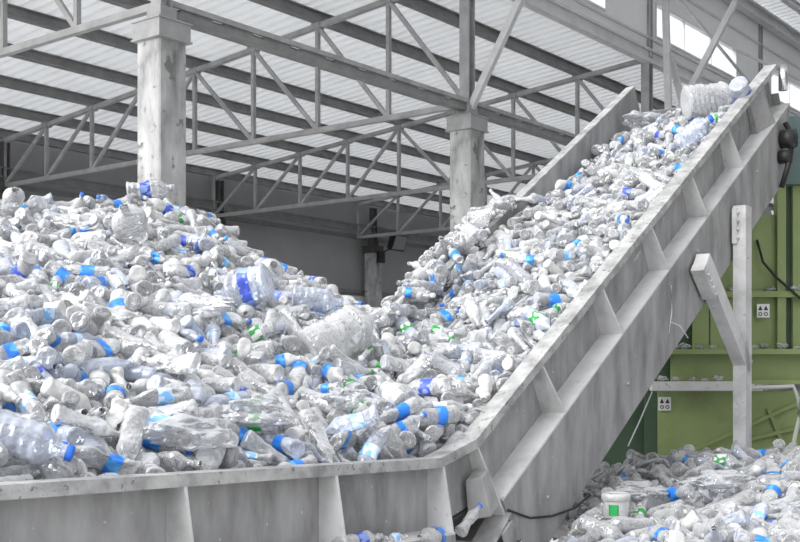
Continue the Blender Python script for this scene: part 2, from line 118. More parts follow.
(-1600,7237,835,195,4,13000),(-337,7056,366,270,-28,10010),(-1121,7635,788,284,-19,11000),(-1177,3807,-370,162,30,21014),(-1429,8273,1098,215,4,17000),(2053,6802,-693,343,-18,15104),(1177,6495,-753,79,-42,14010),(430,6564,169,322,2,33010),
(2033,9038,1827,233,-34,2010),(-1038,7175,639,248,-7,7000),(1052,8370,1224,74,5,2010),(-1025,6198,403,350,-26,4000),(1349,8133,1227,208,-13,10),(1272,7014,650,61,1,20000),(268,5760,-262,76,5,3200),(278,7368,461,214,-29,2110),
(-932,7534,674,259,-39,15000),(-1864,5278,320,156,1,27000),(-2147,8142,1162,135,-8,2000),(-207,5322,-229,123,7,14010),(-1197,4577,-122,127,24,26000),(1148,8482,1291,338,-23,32000),(1985,8882,1755,303,-24,5210),(1636,8525,1481,91,-14,4000),
(-522,5030,-262,61,5,12100),(1155,6430,-782,68,-31,25000),(1347,6411,-780,44,-21,27010),(2059,8242,-608,252,-30,17200),(61,7222,487,67,31,25010),(543,6876,316,100,26,36110),(1329,7304,862,41,20,3010),(1445,7950,1170,250,-34,37010),
(-628,8078,618,11,-49,15000),(-233,6147,91,56,-4,25200),(1672,8885,1641,61,9,22000),(-2014,7424,966,273,-12,27100),(-1485,6600,651,323,16,0),(-331,5357,-230,279,-24,21000),(2321,6492,-703,302,-20,11210),(752,8061,1190,295,-5,25000),
(939,6529,298,55,8,20010),(-1547,6469,606,299,0,22100),(-9,6895,217,99,-11,37000),(820,7530,801,31,29,6200),(-1378,5166,133,353,-7,10010),(1151,6993,561,8,-11,5200),(-735,7422,581,13,-14,12000),(-104,7032,261,133,8,27000),
(-979,3880,-365,69,-3,22000),(1996,5866,-768,343,-33,33010),(1596,7091,-729,246,-4,2000),(509,6807,268,303,-16,200),(-345,5235,-240,299,-28,14000),(1977,8614,1624,95,7,6000),(682,6728,311,308,-31,35000),(2020,9313,1921,32,-55,3110),
(-1640,5403,316,134,7,14000),(1496,6866,-761,141,-29,0),(255,7436,671,111,21,25010),(-1132,6650,557,343,19,32200),(-1289,7474,853,231,3,5000),(1122,8165,1169,20,4,2200),(1116,6766,515,234,-3,27210),(2058,9134,1900,53,-16,3010),
(1620,9207,1703,51,-2,6000),(-639,5207,-144,73,11,14000),(81,7081,303,59,24,37110),(-1365,7420,812,97,17,4003),(-121,6886,327,32,9,23010),(332,7807,912,88,14,20010),(-95,6089,-14,311,-4,6000),(1947,9460,1950,74,-20,6000),
(1770,8210,1444,324,-15,34010),(94,6015,-48,288,-16,1200),(-1864,7564,1012,43,5,10000),(-915,6188,345,93,5,23000),(425,6880,313,239,-5,37000),(1042,8099,1119,347,15,13000),(1351,6250,-778,145,-18,17010),(1745,7182,-724,47,-27,32100),
(585,7220,513,139,4,1000),(1508,8649,1492,83,-14,0),(120,7054,298,68,23,31000),(-681,6271,267,236,-13,11000),(-119,5636,-129,121,19,14110),(2017,8936,1781,295,-54,35000),(1250,8087,1180,263,-26,0),(-1759,5517,355,95,-3,23005),
(-2024,6937,803,338,-13,3000),(689,7474,731,57,18,26000),(305,6555,138,168,-14,2010),(590,7871,903,234,-23,2000),(-817,6715,411,277,0,12000),(2064,9380,2020,277,-5,21000),(45,6331,67,80,-7,6000),(841,6668,341,4,10,17000),
(441,7816,934,105,18,11000),(1248,7990,1130,45,-3,32100),(243,7234,388,261,-27,3000),(-1950,6185,610,229,13,1100),(-1700,8626,1253,73,-14,15000),(-1501,6826,699,173,-6,6000),(1846,7371,-690,201,9,10200),(115,7462,666,265,-10,15010),
(-848,5862,208,163,32,31004),(-173,6464,207,90,7,12000),(-432,4790,-353,147,-13,31001),(-954,6938,567,216,30,17010),(-1186,7559,822,258,-9,0),(-735,5848,152,306,-2,22000),(2032,8721,1682,228,-41,2110),(-129,5416,-231,107,16,13000),
(2497,8881,1997,346,-2,100),(584,7408,605,313,-5,0),(2078,8424,1579,53,16,30000),(-1209,8255,961,214,14,24000),(-876,6478,377,150,-6,7114),(1198,8560,1365,150,-21,20000),(494,7187,525,262,-23,32000),(-600,4360,-429,234,-25,22010),
(832,8089,1062,51,17,2000),(-636,4848,-227,278,-29,23000),(2343,8042,-583,17,-16,17010),(2674,7804,-583,341,-15,23000),(1541,5509,-810,155,21,25000),(549,8120,1102,19,20,23000),(-1704,7842,1084,33,-5,10200),(-558,6548,294,84,1,3000),
(1135,7060,626,184,-5,7014),(-2329,7639,1021,79,-56,30000),(1971,6937,-711,198,10,22000),(1174,7425,-775,163,-19,37010),(257,7081,314,165,-15,36000),(-1914,6673,726,116,14,27010),(-1055,6149,406,173,22,25100),(2262,9821,2192,144,-27,35000),
(-1862,8064,1160,292,-24,210),(1930,8331,1488,64,11,7000),(1248,7358,-771,170,6,1010),(841,8156,1112,212,-30,23000),(543,7777,776,234,-31,11004),(-1140,4374,-210,152,25,14004),(-2400,7611,1029,305,-11,14010),(-1270,3868,-329,24,-12,3000),
(403,6976,392,232,-25,6100),(1125,6906,529,337,-3,2000),(-1367,7549,905,180,2,5010),(-2151,6067,581,125,-1,12000),(657,6877,349,146,6,31100),(2241,9363,2025,116,-18,26004),(1459,8433,1380,219,-41,1010),(-1540,8071,1099,41,-11,2100),
(-607,7191,482,318,-44,24010),(1281,7286,-782,152,16,22000),(2098,6583,-702,163,-16,7000),(1693,7713,-670,228,-13,16010),(1881,8291,-610,43,-5,11000),(-1163,4639,-114,305,-24,13000),(1898,8835,1737,26,12,37100),(-1021,5644,232,26,-16,7004),
(605,7326,573,335,7,2000),(395,6407,33,30,25,16010),(1137,8292,1228,217,-20,2000),(-2098,6294,652,279,-17,5000),(1073,8212,1164,30,19,26000),(1200,8659,1407,19,38,3000),(1035,7214,687,116,11,1000),(1075,5975,-837,35,17,16000),
(1313,7677,-763,28,25,11110),(1104,6629,-837,342,5,2000),(-2461,8360,1221,218,-15,16000),(-1644,7493,971,92,26,14000),(1178,8227,1201,349,-45,37010),(157,7398,436,145,-1,37010),(1676,8687,1569,338,-12,30010),(-775,4516,-316,127,30,16000),
(2062,8910,1785,246,-37,33000),(-2069,6677,723,290,0,11000),(-180,7301,338,41,-29,10000),(898,7530,800,244,-15,20000),(1379,6637,-769,305,15,10204),(435,7886,939,48,7,12000),(-2295,7682,1046,170,10,11000),(-1357,5754,361,284,-25,3000),
(-1240,6937,643,186,17,25200),(1942,9675,2001,103,-30,0),(1319,7374,860,235,-30,5000),(798,6616,286,18,13,37010),(1857,9204,1833,164,-15,4004),(-1258,6275,498,102,6,21210),(1938,8229,1454,38,6,33010),(-1926,8293,1244,224,-25,23000),
(-1413,7477,840,265,-12,3000),(1116,7208,-796,263,-18,24010),(1292,7581,-740,332,-25,2014),(55,5802,-117,350,-21,10),(-1452,7331,824,341,-20,27210),(1821,9426,1916,65,5,31010),(-1144,7477,783,245,-4,36210),(-2193,7394,907,76,15,13000),
(110,6693,157,244,-26,36010),(-571,5863,36,298,-24,5000),(345,6547,87,152,0,12010),(-122,6251,87,351,-23,21004),(2020,7845,-652,337,-24,5000),(1304,7430,-765,216,-19,37000),(156,7595,687,260,0,10010),(632,7569,744,261,-25,31110),
(-1974,8519,1248,335,16,32000),(1197,7841,1038,176,-21,31000),(2044,8596,1636,282,-22,34210),(836,6577,273,35,20,5010),(1597,8461,1431,137,-23,35210),(372,6294,-21,238,-42,4010),(2143,8823,1778,119,5,6210),(2134,7314,-652,198,-11,24110),
(1642,5045,-762,16,-3,1000),(2247,8171,-598,31,-26,27000),(-640,5750,35,305,-25,10211),(-1145,4793,-69,8,-15,12000),(-642,6136,150,223,2,16010),(-444,7066,459,117,7,14040),(-1956,7692,1035,269,-21,7000),(-1436,7006,717,116,19,32000),
(-1568,4730,99,250,-18,3221),(521,6632,233,284,-22,37110),(100,6958,243,315,11,11000),(1589,8352,1393,66,16,2010),(423,7456,559,215,-31,5010),(-850,5747,130,343,-32,11000),(1160,6980,-786,342,12,27010),(2600,7539,-615,13,3,15010),
(706,6668,239,110,26,6000),(-767,7789,666,329,-35,7020),(534,7647,714,150,-20,7000),(-1734,5739,365,269,-17,13000),(1474,7760,1111,346,0,32210),(-1508,6961,730,332,-16,21010),(572,6931,354,284,-24,3000),(1260,7072,688,111,-23,33010),
(-946,7917,756,69,-12,10010),(48,7245,283,137,-23,23100),(279,7568,536,148,-24,22010),(-2419,7088,889,312,-16,17010),(1988,9804,2057,237,-31,24010),(-175,7003,266,126,14,14100),(1750,8112,-644,128,28,14000),(1329,7018,-774,147,17,13010),
(2021,7376,-648,110,39,5000),(1176,7143,-816,27,-31,36210),(448,7959,974,51,10,0),(-2389,7218,914,343,-9,11010),(-687,7005,439,145,20,30000),(-1577,7360,915,227,-9,24010),(-1137,4905,-42,3,-16,0),(-590,7744,587,228,8,14000),
(901,7741,880,269,-26,16000),(2010,8116,1417,48,4,2010),(-1703,5579,337,155,-12,2000),(1880,8548,1541,92,1,27110),(-578,5262,-171,263,-16,31010),(2155,9103,1918,48,-7,4000),(-2079,7554,987,203,-1,36200),(-2451,7424,984,86,16,11000),
(234,6096,-52,84,-5,16200),(2287,8535,1705,322,-6,1000),(1584,9257,1701,54,4,5010),(-1667,4555,62,149,3,0),(-763,4410,-336,134,13,4100),(190,7444,472,325,2,2010),(2117,6990,-666,87,15,11010),(1430,6050,-801,155,16,22010),
(-1751,7468,917,28,4,16010),(-2332,7448,922,221,-9,23010),(-598,5605,-28,130,26,16000),(-1662,6273,581,10,-5,7010),(1986,8331,1503,74,6,30000),(1449,8915,1567,101,-4,6014),(-605,7497,545,354,-20,26210),(1431,7458,-751,91,-11,11110),
(2303,7234,-659,318,-17,2010),(2744,7611,-583,19,-28,16000),(-1375,4878,89,103,23,5000),(-303,7449,416,292,19,2000),(-536,7601,552,233,-4,5000),(-2362,7959,1115,308,-22,1000),(-236,5459,-217,338,-33,21010),(-726,4709,-222,22,-17,3010),
(-1423,5596,318,300,-13,6000),(-323,7201,378,144,-6,6010),(-741,7833,636,310,-62,35000),(-380,6563,320,223,-2,25000),(-1296,7298,748,105,19,7000),(977,7453,800,334,-7,34000),(1187,6934,561,185,-1,37010),(2285,8472,1744,62,23,21000),
(1453,8014,-694,281,-27,200),(1761,6772,-738,17,-18,2000),(1873,6957,-731,25,6,11000),(2322,7334,-626,260,1,7200),(2157,7722,-672,331,2,10000),(2015,7611,-675,219,2,14000),(727,8129,1156,273,0,25010),(-944,4017,-406,174,27,21000),
(-2034,8377,1246,232,-25,10000),(-985,6528,403,77,4,5200),(1498,7926,1154,42,-10,35000),(-1496,4783,79,264,-9,210),(-1764,7133,806,177,3,23000),(687,7202,538,146,1,22000),(-965,4406,-172,353,-10,11000),(1500,9063,1643,271,-10,1000),
(-2529,7486,995,100,4,2000),(961,7758,906,265,-26,10010),(-893,7703,698,182,7,27010),(-1468,4031,-104,270,-17,21200),(1128,7889,1056,90,12,3000),(1232,7753,1020,166,-11,6000),(676,7891,896,70,-5,35000),(1145,6330,-819,29,-6,2000),
(2014,6546,-719,122,-26,1010),(478,8067,1061,95,29,13000),(686,8368,1252,83,38,3010),(-539,6278,166,320,-23,13010),(-1970,6109,569,331,-8,15200),(-2801,8133,1226,359,-5,15000),(930,7330,732,341,-8,7000),(-709,4795,-255,285,-25,11010),
(1857,8631,1578,157,-18,1000),(-1276,4905,3,115,22,2210),(-811,7020,521,154,55,10000),(-2264,8322,1230,216,-21,3004),(358,7049,365,277,-2,33100),(-68,7082,270,144,-3,2000),(-1260,6632,561,165,24,21000),(1557,7268,-764,151,-7,10000),
(2563,7287,-599,251,15,16000),(1733,7074,-721,230,5,16010),(1617,8312,-689,28,-10,2100),(1447,7024,-736,338,-2,24010),(230,7728,797,17,29,7000),(864,7675,891,36,19,34000),(-766,6787,375,85,13,22010),(931,7382,753,158,0,0),
(288,7210,386,255,-29,36000),(1639,9300,1742,74,-5,2000),(-954,4180,-357,329,-29,7100),(2025,8429,1555,237,-23,36010),(1657,8240,1343,59,15,17000),(965,6637,335,45,15,6000),(812,7396,677,157,-5,7010),(-205,5976,-52,127,25,100),
(-1654,4759,60,204,5,15000),(-2101,8384,1241,242,34,4000),(2441,7728,-609,207,-7,6000),(627,5651,-920,234,56,14100),(1597,7547,-712,317,2,33004),(1426,7595,976,215,4,0),(-1237,5032,36,144,22,4214),(2402,9721,2218,144,7,1010),
(-1149,4287,-197,116,-10,7100),(2017,9452,1971,357,-28,30000),(174,5748,-286,123,30,10),(-2100,6858,776,62,1,36000),(-788,5060,-126,324,-32,11000),(-1338,4889,25,293,-22,10000),(1510,8899,1576,256,-24,2010),(-1266,3765,-345,160,24,14000),
(449,7420,549,212,-31,34000),(-1112,7206,636,194,33,1000),(-1418,6797,655,191,8,2010),(-1559,8535,1173,85,-18,24010),(826,7294,626,286,-23,34010),(-1923,8661,1274,286,-2,12000),(2240,9571,2094,70,24,7000),(1858,8973,1726,201,-25,7010),
(795,6816,359,22,23,23010),(246,7124,334,164,-15,37000),(1027,7235,641,65,31,31200),(-1485,5580,345,120,9,24010),(-1839,8406,1242,255,-20,12000),(-1304,7103,702,266,-13,33000),(-1598,4453,33,17,-10,26000),(364,6054,-147,59,21,10),
(-1392,5557,251,352,-13,10010),(1283,5381,-844,121,17,10000),(1340,7784,-711,204,8,17010),(1933,7068,-725,343,4,24010),(439,7247,473,260,-28,2000),(2605,8932,2049,58,9,6200),(478,7585,643,340,10,3010),(-648,6666,366,90,37,36000),
(1861,9469,1883,201,-52,1010),(2089,9176,1833,99,15,21000),(1955,8231,1401,108,18,24100),(691,6399,84,210,-38,33010),(-652,4527,-381,353,-30,1210),(-1360,6748,624,183,14,23010),(-1798,7282,862,265,-16,23010),(182,6732,122,282,-22,1000),
(193,6452,44,207,-6,12000),(-1630,6237,554,179,-16,1000),(-1856,7231,835,106,17,37010),(-1186,6545,508,147,26,20004),(398,7166,413,92,25,6004),(610,6058,-133,234,-27,23010),(-306,5813,-71,90,19,21010),(-2455,6703,757,204,-12,12200),
(-1937,7408,900,131,14,12000),(2140,9560,2049,100,2,3010),(811,6662,259,102,29,37000),(1192,7718,976,133,-9,22000),(-1911,6781,705,162,8,12000),(-2236,8167,1153,294,7,21000),(-524,4693,-389,22,-18,20000),(1394,7512,947,53,8,34000),
(745,7251,655,304,-27,100),(1718,7710,1142,84,-3,0),(2255,6855,-716,145,-8,1000),(1235,7479,-775,4,-18,6000),(-320,7281,406,206,2,14200),(-488,4800,-331,141,-10,37000),(-2598,7395,966,142,-2,26004),(-1516,7142,813,127,-1,5000),
(-1447,5343,242,348,-18,6000),(-1099,7267,640,13,-35,4010),(-1454,6570,599,193,6,20000),(2283,8883,1920,93,-14,110),(488,7213,476,78,29,21000),(857,6511,250,54,27,2000),(1054,6669,316,55,31,4000),(-202,7008,343,73,17,12000),
(-1064,8032,832,222,0,10),(-625,6011,101,340,-23,5000),(976,6904,475,207,-2,6110),(-2165,7959,1107,149,0,6000),(-1352,6874,658,332,-24,37000),(2391,9681,2155,336,18,1000),(-1742,7101,854,105,11,4014),(2032,9225,1890,67,7,17000),
(2292,8985,1937,176,-31,0),(2244,9775,2122,299,-5,16000),(486,7389,554,28,30,30010),(-12,6668,133,204,6,21010),(2517,8887,1951,225,-2,2010),(984,6686,392,90,4,37010),(-874,6018,285,147,20,24210),(340,6455,32,21,24,4104),
(59,6538,72,255,-13,7000),(-1165,3619,-376,46,-11,2010),(-1246,4972,13,326,-22,10),(-1478,6890,692,148,17,6014),(-2058,6547,700,61,-38,32000),(2301,8751,1900,348,29,7214),(2158,8815,1733,77,10,37000),(-2713,7928,1145,38,19,20110),
(1844,8186,1385,246,-38,1010),(1476,8511,1404,7,1,6000),(-1387,5919,379,320,-20,11000),(1536,8115,-704,155,26,4000),(2103,7492,-688,249,-5,20010),(1664,6936,-743,5,-17,6110),(1665,7392,-747,237,-7,11000),(1380,7239,-747,8,-1,7014),
(1400,7553,-725,294,24,31004),(1519,5926,-768,155,0,15210),(1503,8222,-709,127,-27,204),(1988,7336,-694,85,-14,1000),(1810,8031,1261,305,-12,22000),(89,6605,144,321,-26,22000),(459,6046,-147,113,22,13210),(542,7305,530,323,0,32010),
(-1332,5623,318,323,-19,24000),(-2228,6469,695,298,-5,7000),(1456,8370,1319,55,7,3100),(-1921,8259,1171,271,-11,12010),(1163,7551,851,252,-31,6010),(1744,9254,1775,114,24,3000),(1492,8857,1515,316,-3,5000),(794,6876,383,200,-23,32000),
(2354,9755,2165,324,11,6000),(1988,8812,1709,321,2,36010),(1547,7886,1136,64,32,12000),(2005,9087,1806,59,19,3000),(1304,7633,978,267,-32,30110),(228,7019,273,200,-28,31000),(1552,8983,1551,355,19,24000),(2673,9279,2202,72,21,31010),
(-639,5863,59,305,-25,1010),(-2507,8112,1179,285,-1,16004),(-1172,5379,147,274,-20,13010),(-1247,6891,619,191,19,33000),(656,7802,806,31,30,33000),(187,7011,309,87,9,26000),(1894,8836,1684,297,-10,21000),(1853,8774,1657,107,19,10000),
(-684,4644,-317,336,-33,20000),(-1464,7195,786,239,-8,5000),(-250,5141,-253,47,21,5000),(-2564,7121,973,55,3,20000),(-570,6679,330,68,3,10000),(-1019,6055,311,92,16,15000),(-1513,6422,553,24,0,3200),(1209,6009,-847,290,-17,4010),
(2352,6779,-675,256,-8,2210),(1277,6221,-801,330,4,12000),(2140,7202,-689,52,-22,30010),(811,5880,-926,44,35,10010),(2165,6184,-697,158,-8,7000),(1664,6351,-759,161,-7,31100),(935,6904,-893,326,6,26000),(2286,7772,-591,321,3,26110),
(2287,8330,-600,198,-34,4000),(480,7813,947,341,15,15010),(1818,8268,1424,34,26,0),(1319,8742,1429,112,9,33000),(-1116,6334,423,178,23,11000),(-133,5851,-113,252,-15,25010),(-872,6640,415,118,0,20200),(55,5979,-72,300,-28,7000),
(-887,6430,350,329,-12,4000),(1201,7532,889,241,-9,1010),(-2285,7385,896,235,-12,0),(830,7765,863,294,-16,5000),(-1395,4451,-41,179,1,3000),(-459,6168,96,168,20,6004),(1642,7537,1002,215,-12,6010),(-540,5366,-137,188,19,10000),
(1083,7606,932,247,-31,2100),(-671,5421,-64,204,14,15000),(59,6308,8,220,2,21100),(963,8283,1151,22,14,34000),(2173,8751,1828,135,-7,1000),(-1700,7075,782,171,7,21010),(-1231,6707,578,200,16,21110),(-396,4809,-400,258,-15,16200),
(795,7389,728,41,24,6100),(1671,7662,1101,348,-7,1010),(2500,8728,1835,218,-32,1010),(260,6988,271,25,29,34000),(-489,6427,257,217,-10,23000),(-735,5086,-156,309,-31,2000),(1619,8023,1192,30,26,31000),(-1494,6680,634,323,-18,27200),
(-2033,5883,510,281,-18,7000),(1451,7236,744,234,-31,26000),(-870,5971,207,202,22,13210),(1181,7926,1036,249,-26,7000),(-860,4673,-141,156,18,7010),(-219,5251,-323,51,1,25000),(373,5898,-190,267,-1,0),(1954,9416,1911,182,-4,4010),
(-1784,5161,293,137,1,22110),(1670,7581,-732,158,-7,11100),(2355,7937,-559,103,20,23000),(1821,7599,-660,346,6,13000),(1338,7972,-721,93,36,21200),(2156,6691,-714,213,10,20000),(1603,5415,-805,216,-22,0),(2525,7108,-614,127,-7,11000),
(287,6806,196,281,-23,7000),(489,6993,398,148,-17,30000),(1283,8422,1309,271,-21,6000),(930,7454,742,21,24,6000),(1655,8347,1457,240,-21,21000),(2374,9030,1976,177,-30,36000),(-1484,6299,531,235,-40,37000),(1187,7343,746,341,1,2000),
(166,7091,285,277,-22,4000),(786,7722,836,310,-5,23100),(-2626,7975,1134,91,-17,2100),(2279,8599,1759,323,-22,27000),(-673,6918,378,190,15,12010),(-626,4780,-312,227,4,7000),(2110,8922,1749,89,21,11100),(-1780,5967,431,108,18,0),
(914,8317,1106,54,25,2000),(-1237,7432,770,138,27,15000),(1653,7719,1124,354,-22,32000),(-1181,6816,576,232,2,2000),(-481,6914,368,19,-19,2200),(658,7958,893,234,-30,1000),(-107,6676,160,230,-6,13000),(-1527,6340,535,37,5,23000),
(-1702,7683,1020,76,12,22200),(-1998,6674,717,98,12,2000),(893,6953,463,264,-32,26000),(708,7857,857,334,7,37000),(1608,8514,1439,332,6,6000),(1679,7850,1137,289,-21,16000),(-1693,7995,1102,312,-25,22200),(1966,8155,1426,250,-24,37000),
(1768,7682,1073,234,-31,27100),(-918,6792,506,41,-27,15000),(-962,6040,266,268,-14,6000),(-849,7231,545,332,5,2010),(150,5842,-210,329,-27,13000),(-1998,7075,810,231,2,7010),(-968,5875,222,15,-22,15210),(-376,5545,-116,81,-1,7000),
(1044,6892,445,189,-16,110),(2243,9091,1936,33,6,1010),(-1022,6584,446,248,2,22000),(2215,9300,1991,106,-7,21010),(-1829,8175,1123,181,5,10000),(747,6512,154,264,-32,33204),(-60,5370,-335,287,-39,27000),(638,6555,167,263,-32,13000),
(480,6783,242,115,20,33004),(1151,6206,-815,344,-2,15000),(2275,6780,-724,329,1,110),(1075,7084,-795,332,-16,12210),(1447,6484,-801,318,-17,2000),(1965,5799,-795,293,-2,11000),(2131,6444,-707,290,6,25000),(2285,7165,-681,302,-24,30000),
(2301,6389,-652,304,-26,5200),(1519,7483,-772,226,-8,1210),(-20,7024,384,52,10,2010),(-1480,5751,338,334,-16,10010),(-1484,6201,482,60,12,11000),(1774,8747,1614,154,-47,30000),(1148,7395,783,151,-13,5000),(2311,9255,2005,71,12,7010),
(1638,8936,1627,250,-24,5100),(-1637,5942,412,347,-11,24100),(-1363,5254,135,305,-22,6010),(1872,9563,1904,43,9,14000),(2031,8110,1368,197,-26,5000),(-1458,8176,1035,151,25,17000),(-1343,5578,287,134,-4,4000),(1661,8134,1299,79,13,32200),
(338,7230,420,250,-30,3100),(-1308,7616,842,63,1,23204),(-1118,7316,658,11,-35,5000),(-1527,8110,1039,107,18,25204),(846,6565,211,48,30,2010),(-954,7264,600,78,-10,12200),(2060,9531,2005,4,-7,3200),(1407,7967,1120,105,23,6010),
(1020,7034,532,267,-32,4000),(2459,9090,2021,15,13,37210),(467,7647,726,203,-38,10),(848,7033,546,65,10,33100),(-1982,5984,545,87,3,33100),(-667,7082,450,324,-18,34110),(-311,5362,-175,302,-28,1000),(1037,8263,1173,33,13,0),
(2209,9147,1966,7,4,36100),(-1765,6936,747,281,-18,15100),(1737,8630,1526,176,-14,31000),(326,6831,218,111,19,31000),(20,5615,-197,71,13,22000),(655,6757,280,260,-31,3000),(1245,7258,766,278,-45,200),(1158,8530,1312,150,-4,3010),
(768,6630,230,288,-27,0),(830,6357,131,55,20,6000),(1193,8387,1264,202,-9,37010),(-1207,7210,721,283,-11,12000),(-1301,5246,119,125,22,1004),(-1305,6485,529,308,-22,3200),(-1641,7823,1005,11,-4,22210),(-2006,8579,1287,200,-23,5010),
(-2051,7992,1079,221,-12,27104),(-1207,7585,777,70,-3,6000),(1656,7712,1060,283,-25,17000),(1756,7773,1176,102,16,21000),(1852,8266,1377,25,26,7000),(1092,7267,741,164,-13,6000),(1807,9421,1861,165,0,6000),(-1081,6764,517,146,32,20010),
(-240,5740,-117,275,-22,11000),(262,6703,136,90,27,2000),(-1281,7990,906,294,-23,16100),(1402,7768,1053,109,12,32000),(1335,7327,815,206,-19,32010),(175,6904,198,206,-29,37000),(-1993,6243,582,12,-12,6000),(-402,5430,-179,296,-27,3000),
(-1874,6125,521,316,-9,12000),(-2723,7790,1082,98,-3,17200),(-1898,7731,1051,94,11,22200),(-2462,7926,1124,119,9,1110),(-1716,6555,632,333,-14,11100),(-1449,6706,625,142,18,36000),(207,6603,101,76,0,33000),(-2307,7596,967,160,7,14000),
(1096,7260,680,229,-30,6000),(369,6695,166,84,29,6100),(2366,9235,2057,34,8,5000),(2506,8995,1989,281,-27,32200),(-982,4611,-105,217,-16,13000),(-1284,7015,694,219,-14,36100),(605,6222,-47,200,-21,27010),(2109,9007,1880,151,5,7000),
(-1059,4668,-136,301,-26,27200),(307,6263,-30,123,-5,2000),(1773,7683,-667,185,-26,34010),(1380,7334,-768,286,-7,3010),(1093,6445,-828,128,-7,7000),(865,6725,-918,11,10,11000),(1659,8054,-664,252,-4,2000),(2038,6077,-753,260,-28,2000),
(2656,7693,-598,301,-3,6000),(1579,8046,-704,174,12,26100),(1338,7089,-790,147,6,11000),(994,6056,-841,278,-11,7004),(1072,5558,-876,233,-8,17000),(1691,6821,-777,265,-3,3010),(2004,5976,-742,335,9,24000),(1705,7357,-722,243,-29,3100),
(2365,6671,-728,337,-1,24010),(83,7408,568,114,16,13010),(-3068,6847,784,231,-10,25000),(-1831,4245,13,316,-22,17010),(1605,7875,1117,68,29,30010),(-1033,4515,-145,216,3,34010),(-1280,5631,254,257,-15,10000),(-1588,3456,-271,198,-2,2000),
(-1819,5089,283,159,30,12000),(-1969,5202,341,100,-29,15000),(-2924,6276,707,53,4,17200),(-3046,7937,1169,173,-14,13000),(2382,9528,2194,85,1,14010),(-2455,4917,238,73,12,14000),(-2126,5765,486,101,-27,7000),(2241,8436,1665,90,26,1200),
(-1090,7487,685,346,-36,12000),(-1357,3452,-337,34,-3,13210),(-3038,6966,808,41,8,5000),(-2189,6427,629,66,13,13000),(-1510,5301,247,3,-5,1000),(-1149,8008,798,329,-36,2010),(-2132,6627,700,286,-8,10010),(1355,8610,1397,68,19,6000),
(-902,6108,267,250,-23,3000),(814,7168,553,313,-12,100),(-2075,6048,508,141,15,13000),(-2976,6576,787,82,0,13000),(-2035,4948,175,124,18,1004),(-1750,3970,-140,212,4,17210),(-776,7272,504,162,21,13110),(-1937,4826,124,353,-12,22010),
(-1975,5084,282,24,-9,16010),(-2337,5623,471,42,-3,17010),(-2487,6555,734,206,-16,21000),(-2332,4799,179,63,10,26010),(-2520,6728,787,39,-1,26000),(-2158,5625,469,210,-3,17000),(-1024,8378,749,104,-26,14000),(-1821,6234,572,34,-8,4010),
(-1021,5137,62,168,22,6000),(-455,6565,268,239,-15,22110),(-1428,4898,45,302,-21,26000),(-2753,6576,702,140,12,16210),(-2093,5530,415,336,-20,100),(-2997,7436,1004,75,-19,16010),(-1540,3869,-145,311,-7,21200),(-2844,6782,764,29,5,21000),
(-2318,6524,703,305,-19,7010),(-191,5607,-190,264,-20,7000),(-3094,7056,905,42,30,33000),(-950,4979,-75,51,-1,11000),(-2672,7291,926,32,-31,6000),(1749,7952,1243,343,1,30010),(-1856,4640,121,142,-8,16010),(-2794,6720,801,87,16,20200),
(-2037,5174,337,40,-58,24000),(-1631,3526,-297,220,3,21010),(1572,8446,1362,213,-26,7010),(-2627,6969,869,309,-15,14100),(-3127,7358,1005,96,-3,1200),(-2399,7393,954,94,4,31000),(-39,5994,-87,2,-17,16010),(-670,7862,626,162,26,26010),
(-2952,7760,1078,119,6,12010),(-2347,6184,639,194,-6,16000),(-774,5575,25,287,-23,14000),(-1403,3375,-409,151,24,27010),(-2987,6996,854,71,-1,5000),(-1397,5364,184,23,-3,22000),(-2737,5821,529,157,-5,15000),(-1560,4195,-68,334,-26,20010),
(1750,9336,1779,335,0,22100),(-1824,3860,-158,202,7,16000),(-2995,7111,914,59,11,24000),(-1369,3770,-194,299,-21,13010),(-856,5826,151,172,32,20010),(-2514,6189,637,46,-1,17000),(-1514,3529,-321,246,-6,16000),(879,6424,201,235,-24,1000),
(-2421,5248,377,262,-24,27010),(-2381,4814,217,205,-21,7010),(-3149,7378,963,9,-10,4000),(-1398,6327,533,67,-16,31110),(-2449,6426,704,201,-36,23200),(-1647,4065,-91,66,-15,3000),(322,6686,146,81,30,6000),(-1953,4534,50,241,-8,14100),
(-1934,4887,254,127,17,1000),(-3106,7557,1060,21,1,16100),(-2372,6484,692,106,2,16004),(-2360,8647,1199,93,-35,12210),(-790,4981,-148,328,-32,26200),(2211,9673,2108,285,-27,3010),(-1834,4445,8,174,13,17010),(-2340,5504,470,57,-10,13200),
(-1511,3657,-189,349,-14,7000),(-2312,4904,283,191,-33,11200),(-1680,3935,-126,41,-18,100),(-887,7294,586,94,-19,6000),(-1867,7948,1095,292,-5,17010),(-2231,4640,121,174,10,6200),(-1233,5941,344,246,-11,17000),(2141,9238,1956,3,49,2000),
(2706,9257,2140,291,-10,31000),(420,6697,188,254,-31,7000),(-2373,5062,309,345,-17,11010),(-1947,6395,673,76,-3,1000),(-2004,4764,130,353,-11,15100),(-2489,7765,1083,37,2,11014),(-1102,5950,298,316,-27,5200),(-2312,6239,575,150,12,23000),
(-1985,5019,251,27,-5,16000),(-2529,5819,522,268,5,13000),(-307,5088,-345,129,32,12200),(624,7435,624,315,-4,30000),(-1117,4851,-61,2,-18,5000),(-3101,7460,1013,244,-64,25000),(-575,7027,439,79,-8,27200),(-2077,4255,20,262,-30,21010),
(269,5665,-334,237,-25,25000),(-1067,7992,783,125,1,21000),(-2049,6334,614,1,11,13010),(-1971,5481,369,38,-25,27000),(-1534,4106,-110,31,-21,7000),(-1749,3536,-247,315,-14,12000),(-2197,5969,542,351,7,5000),(-57,6103,-45,127,24,3100),
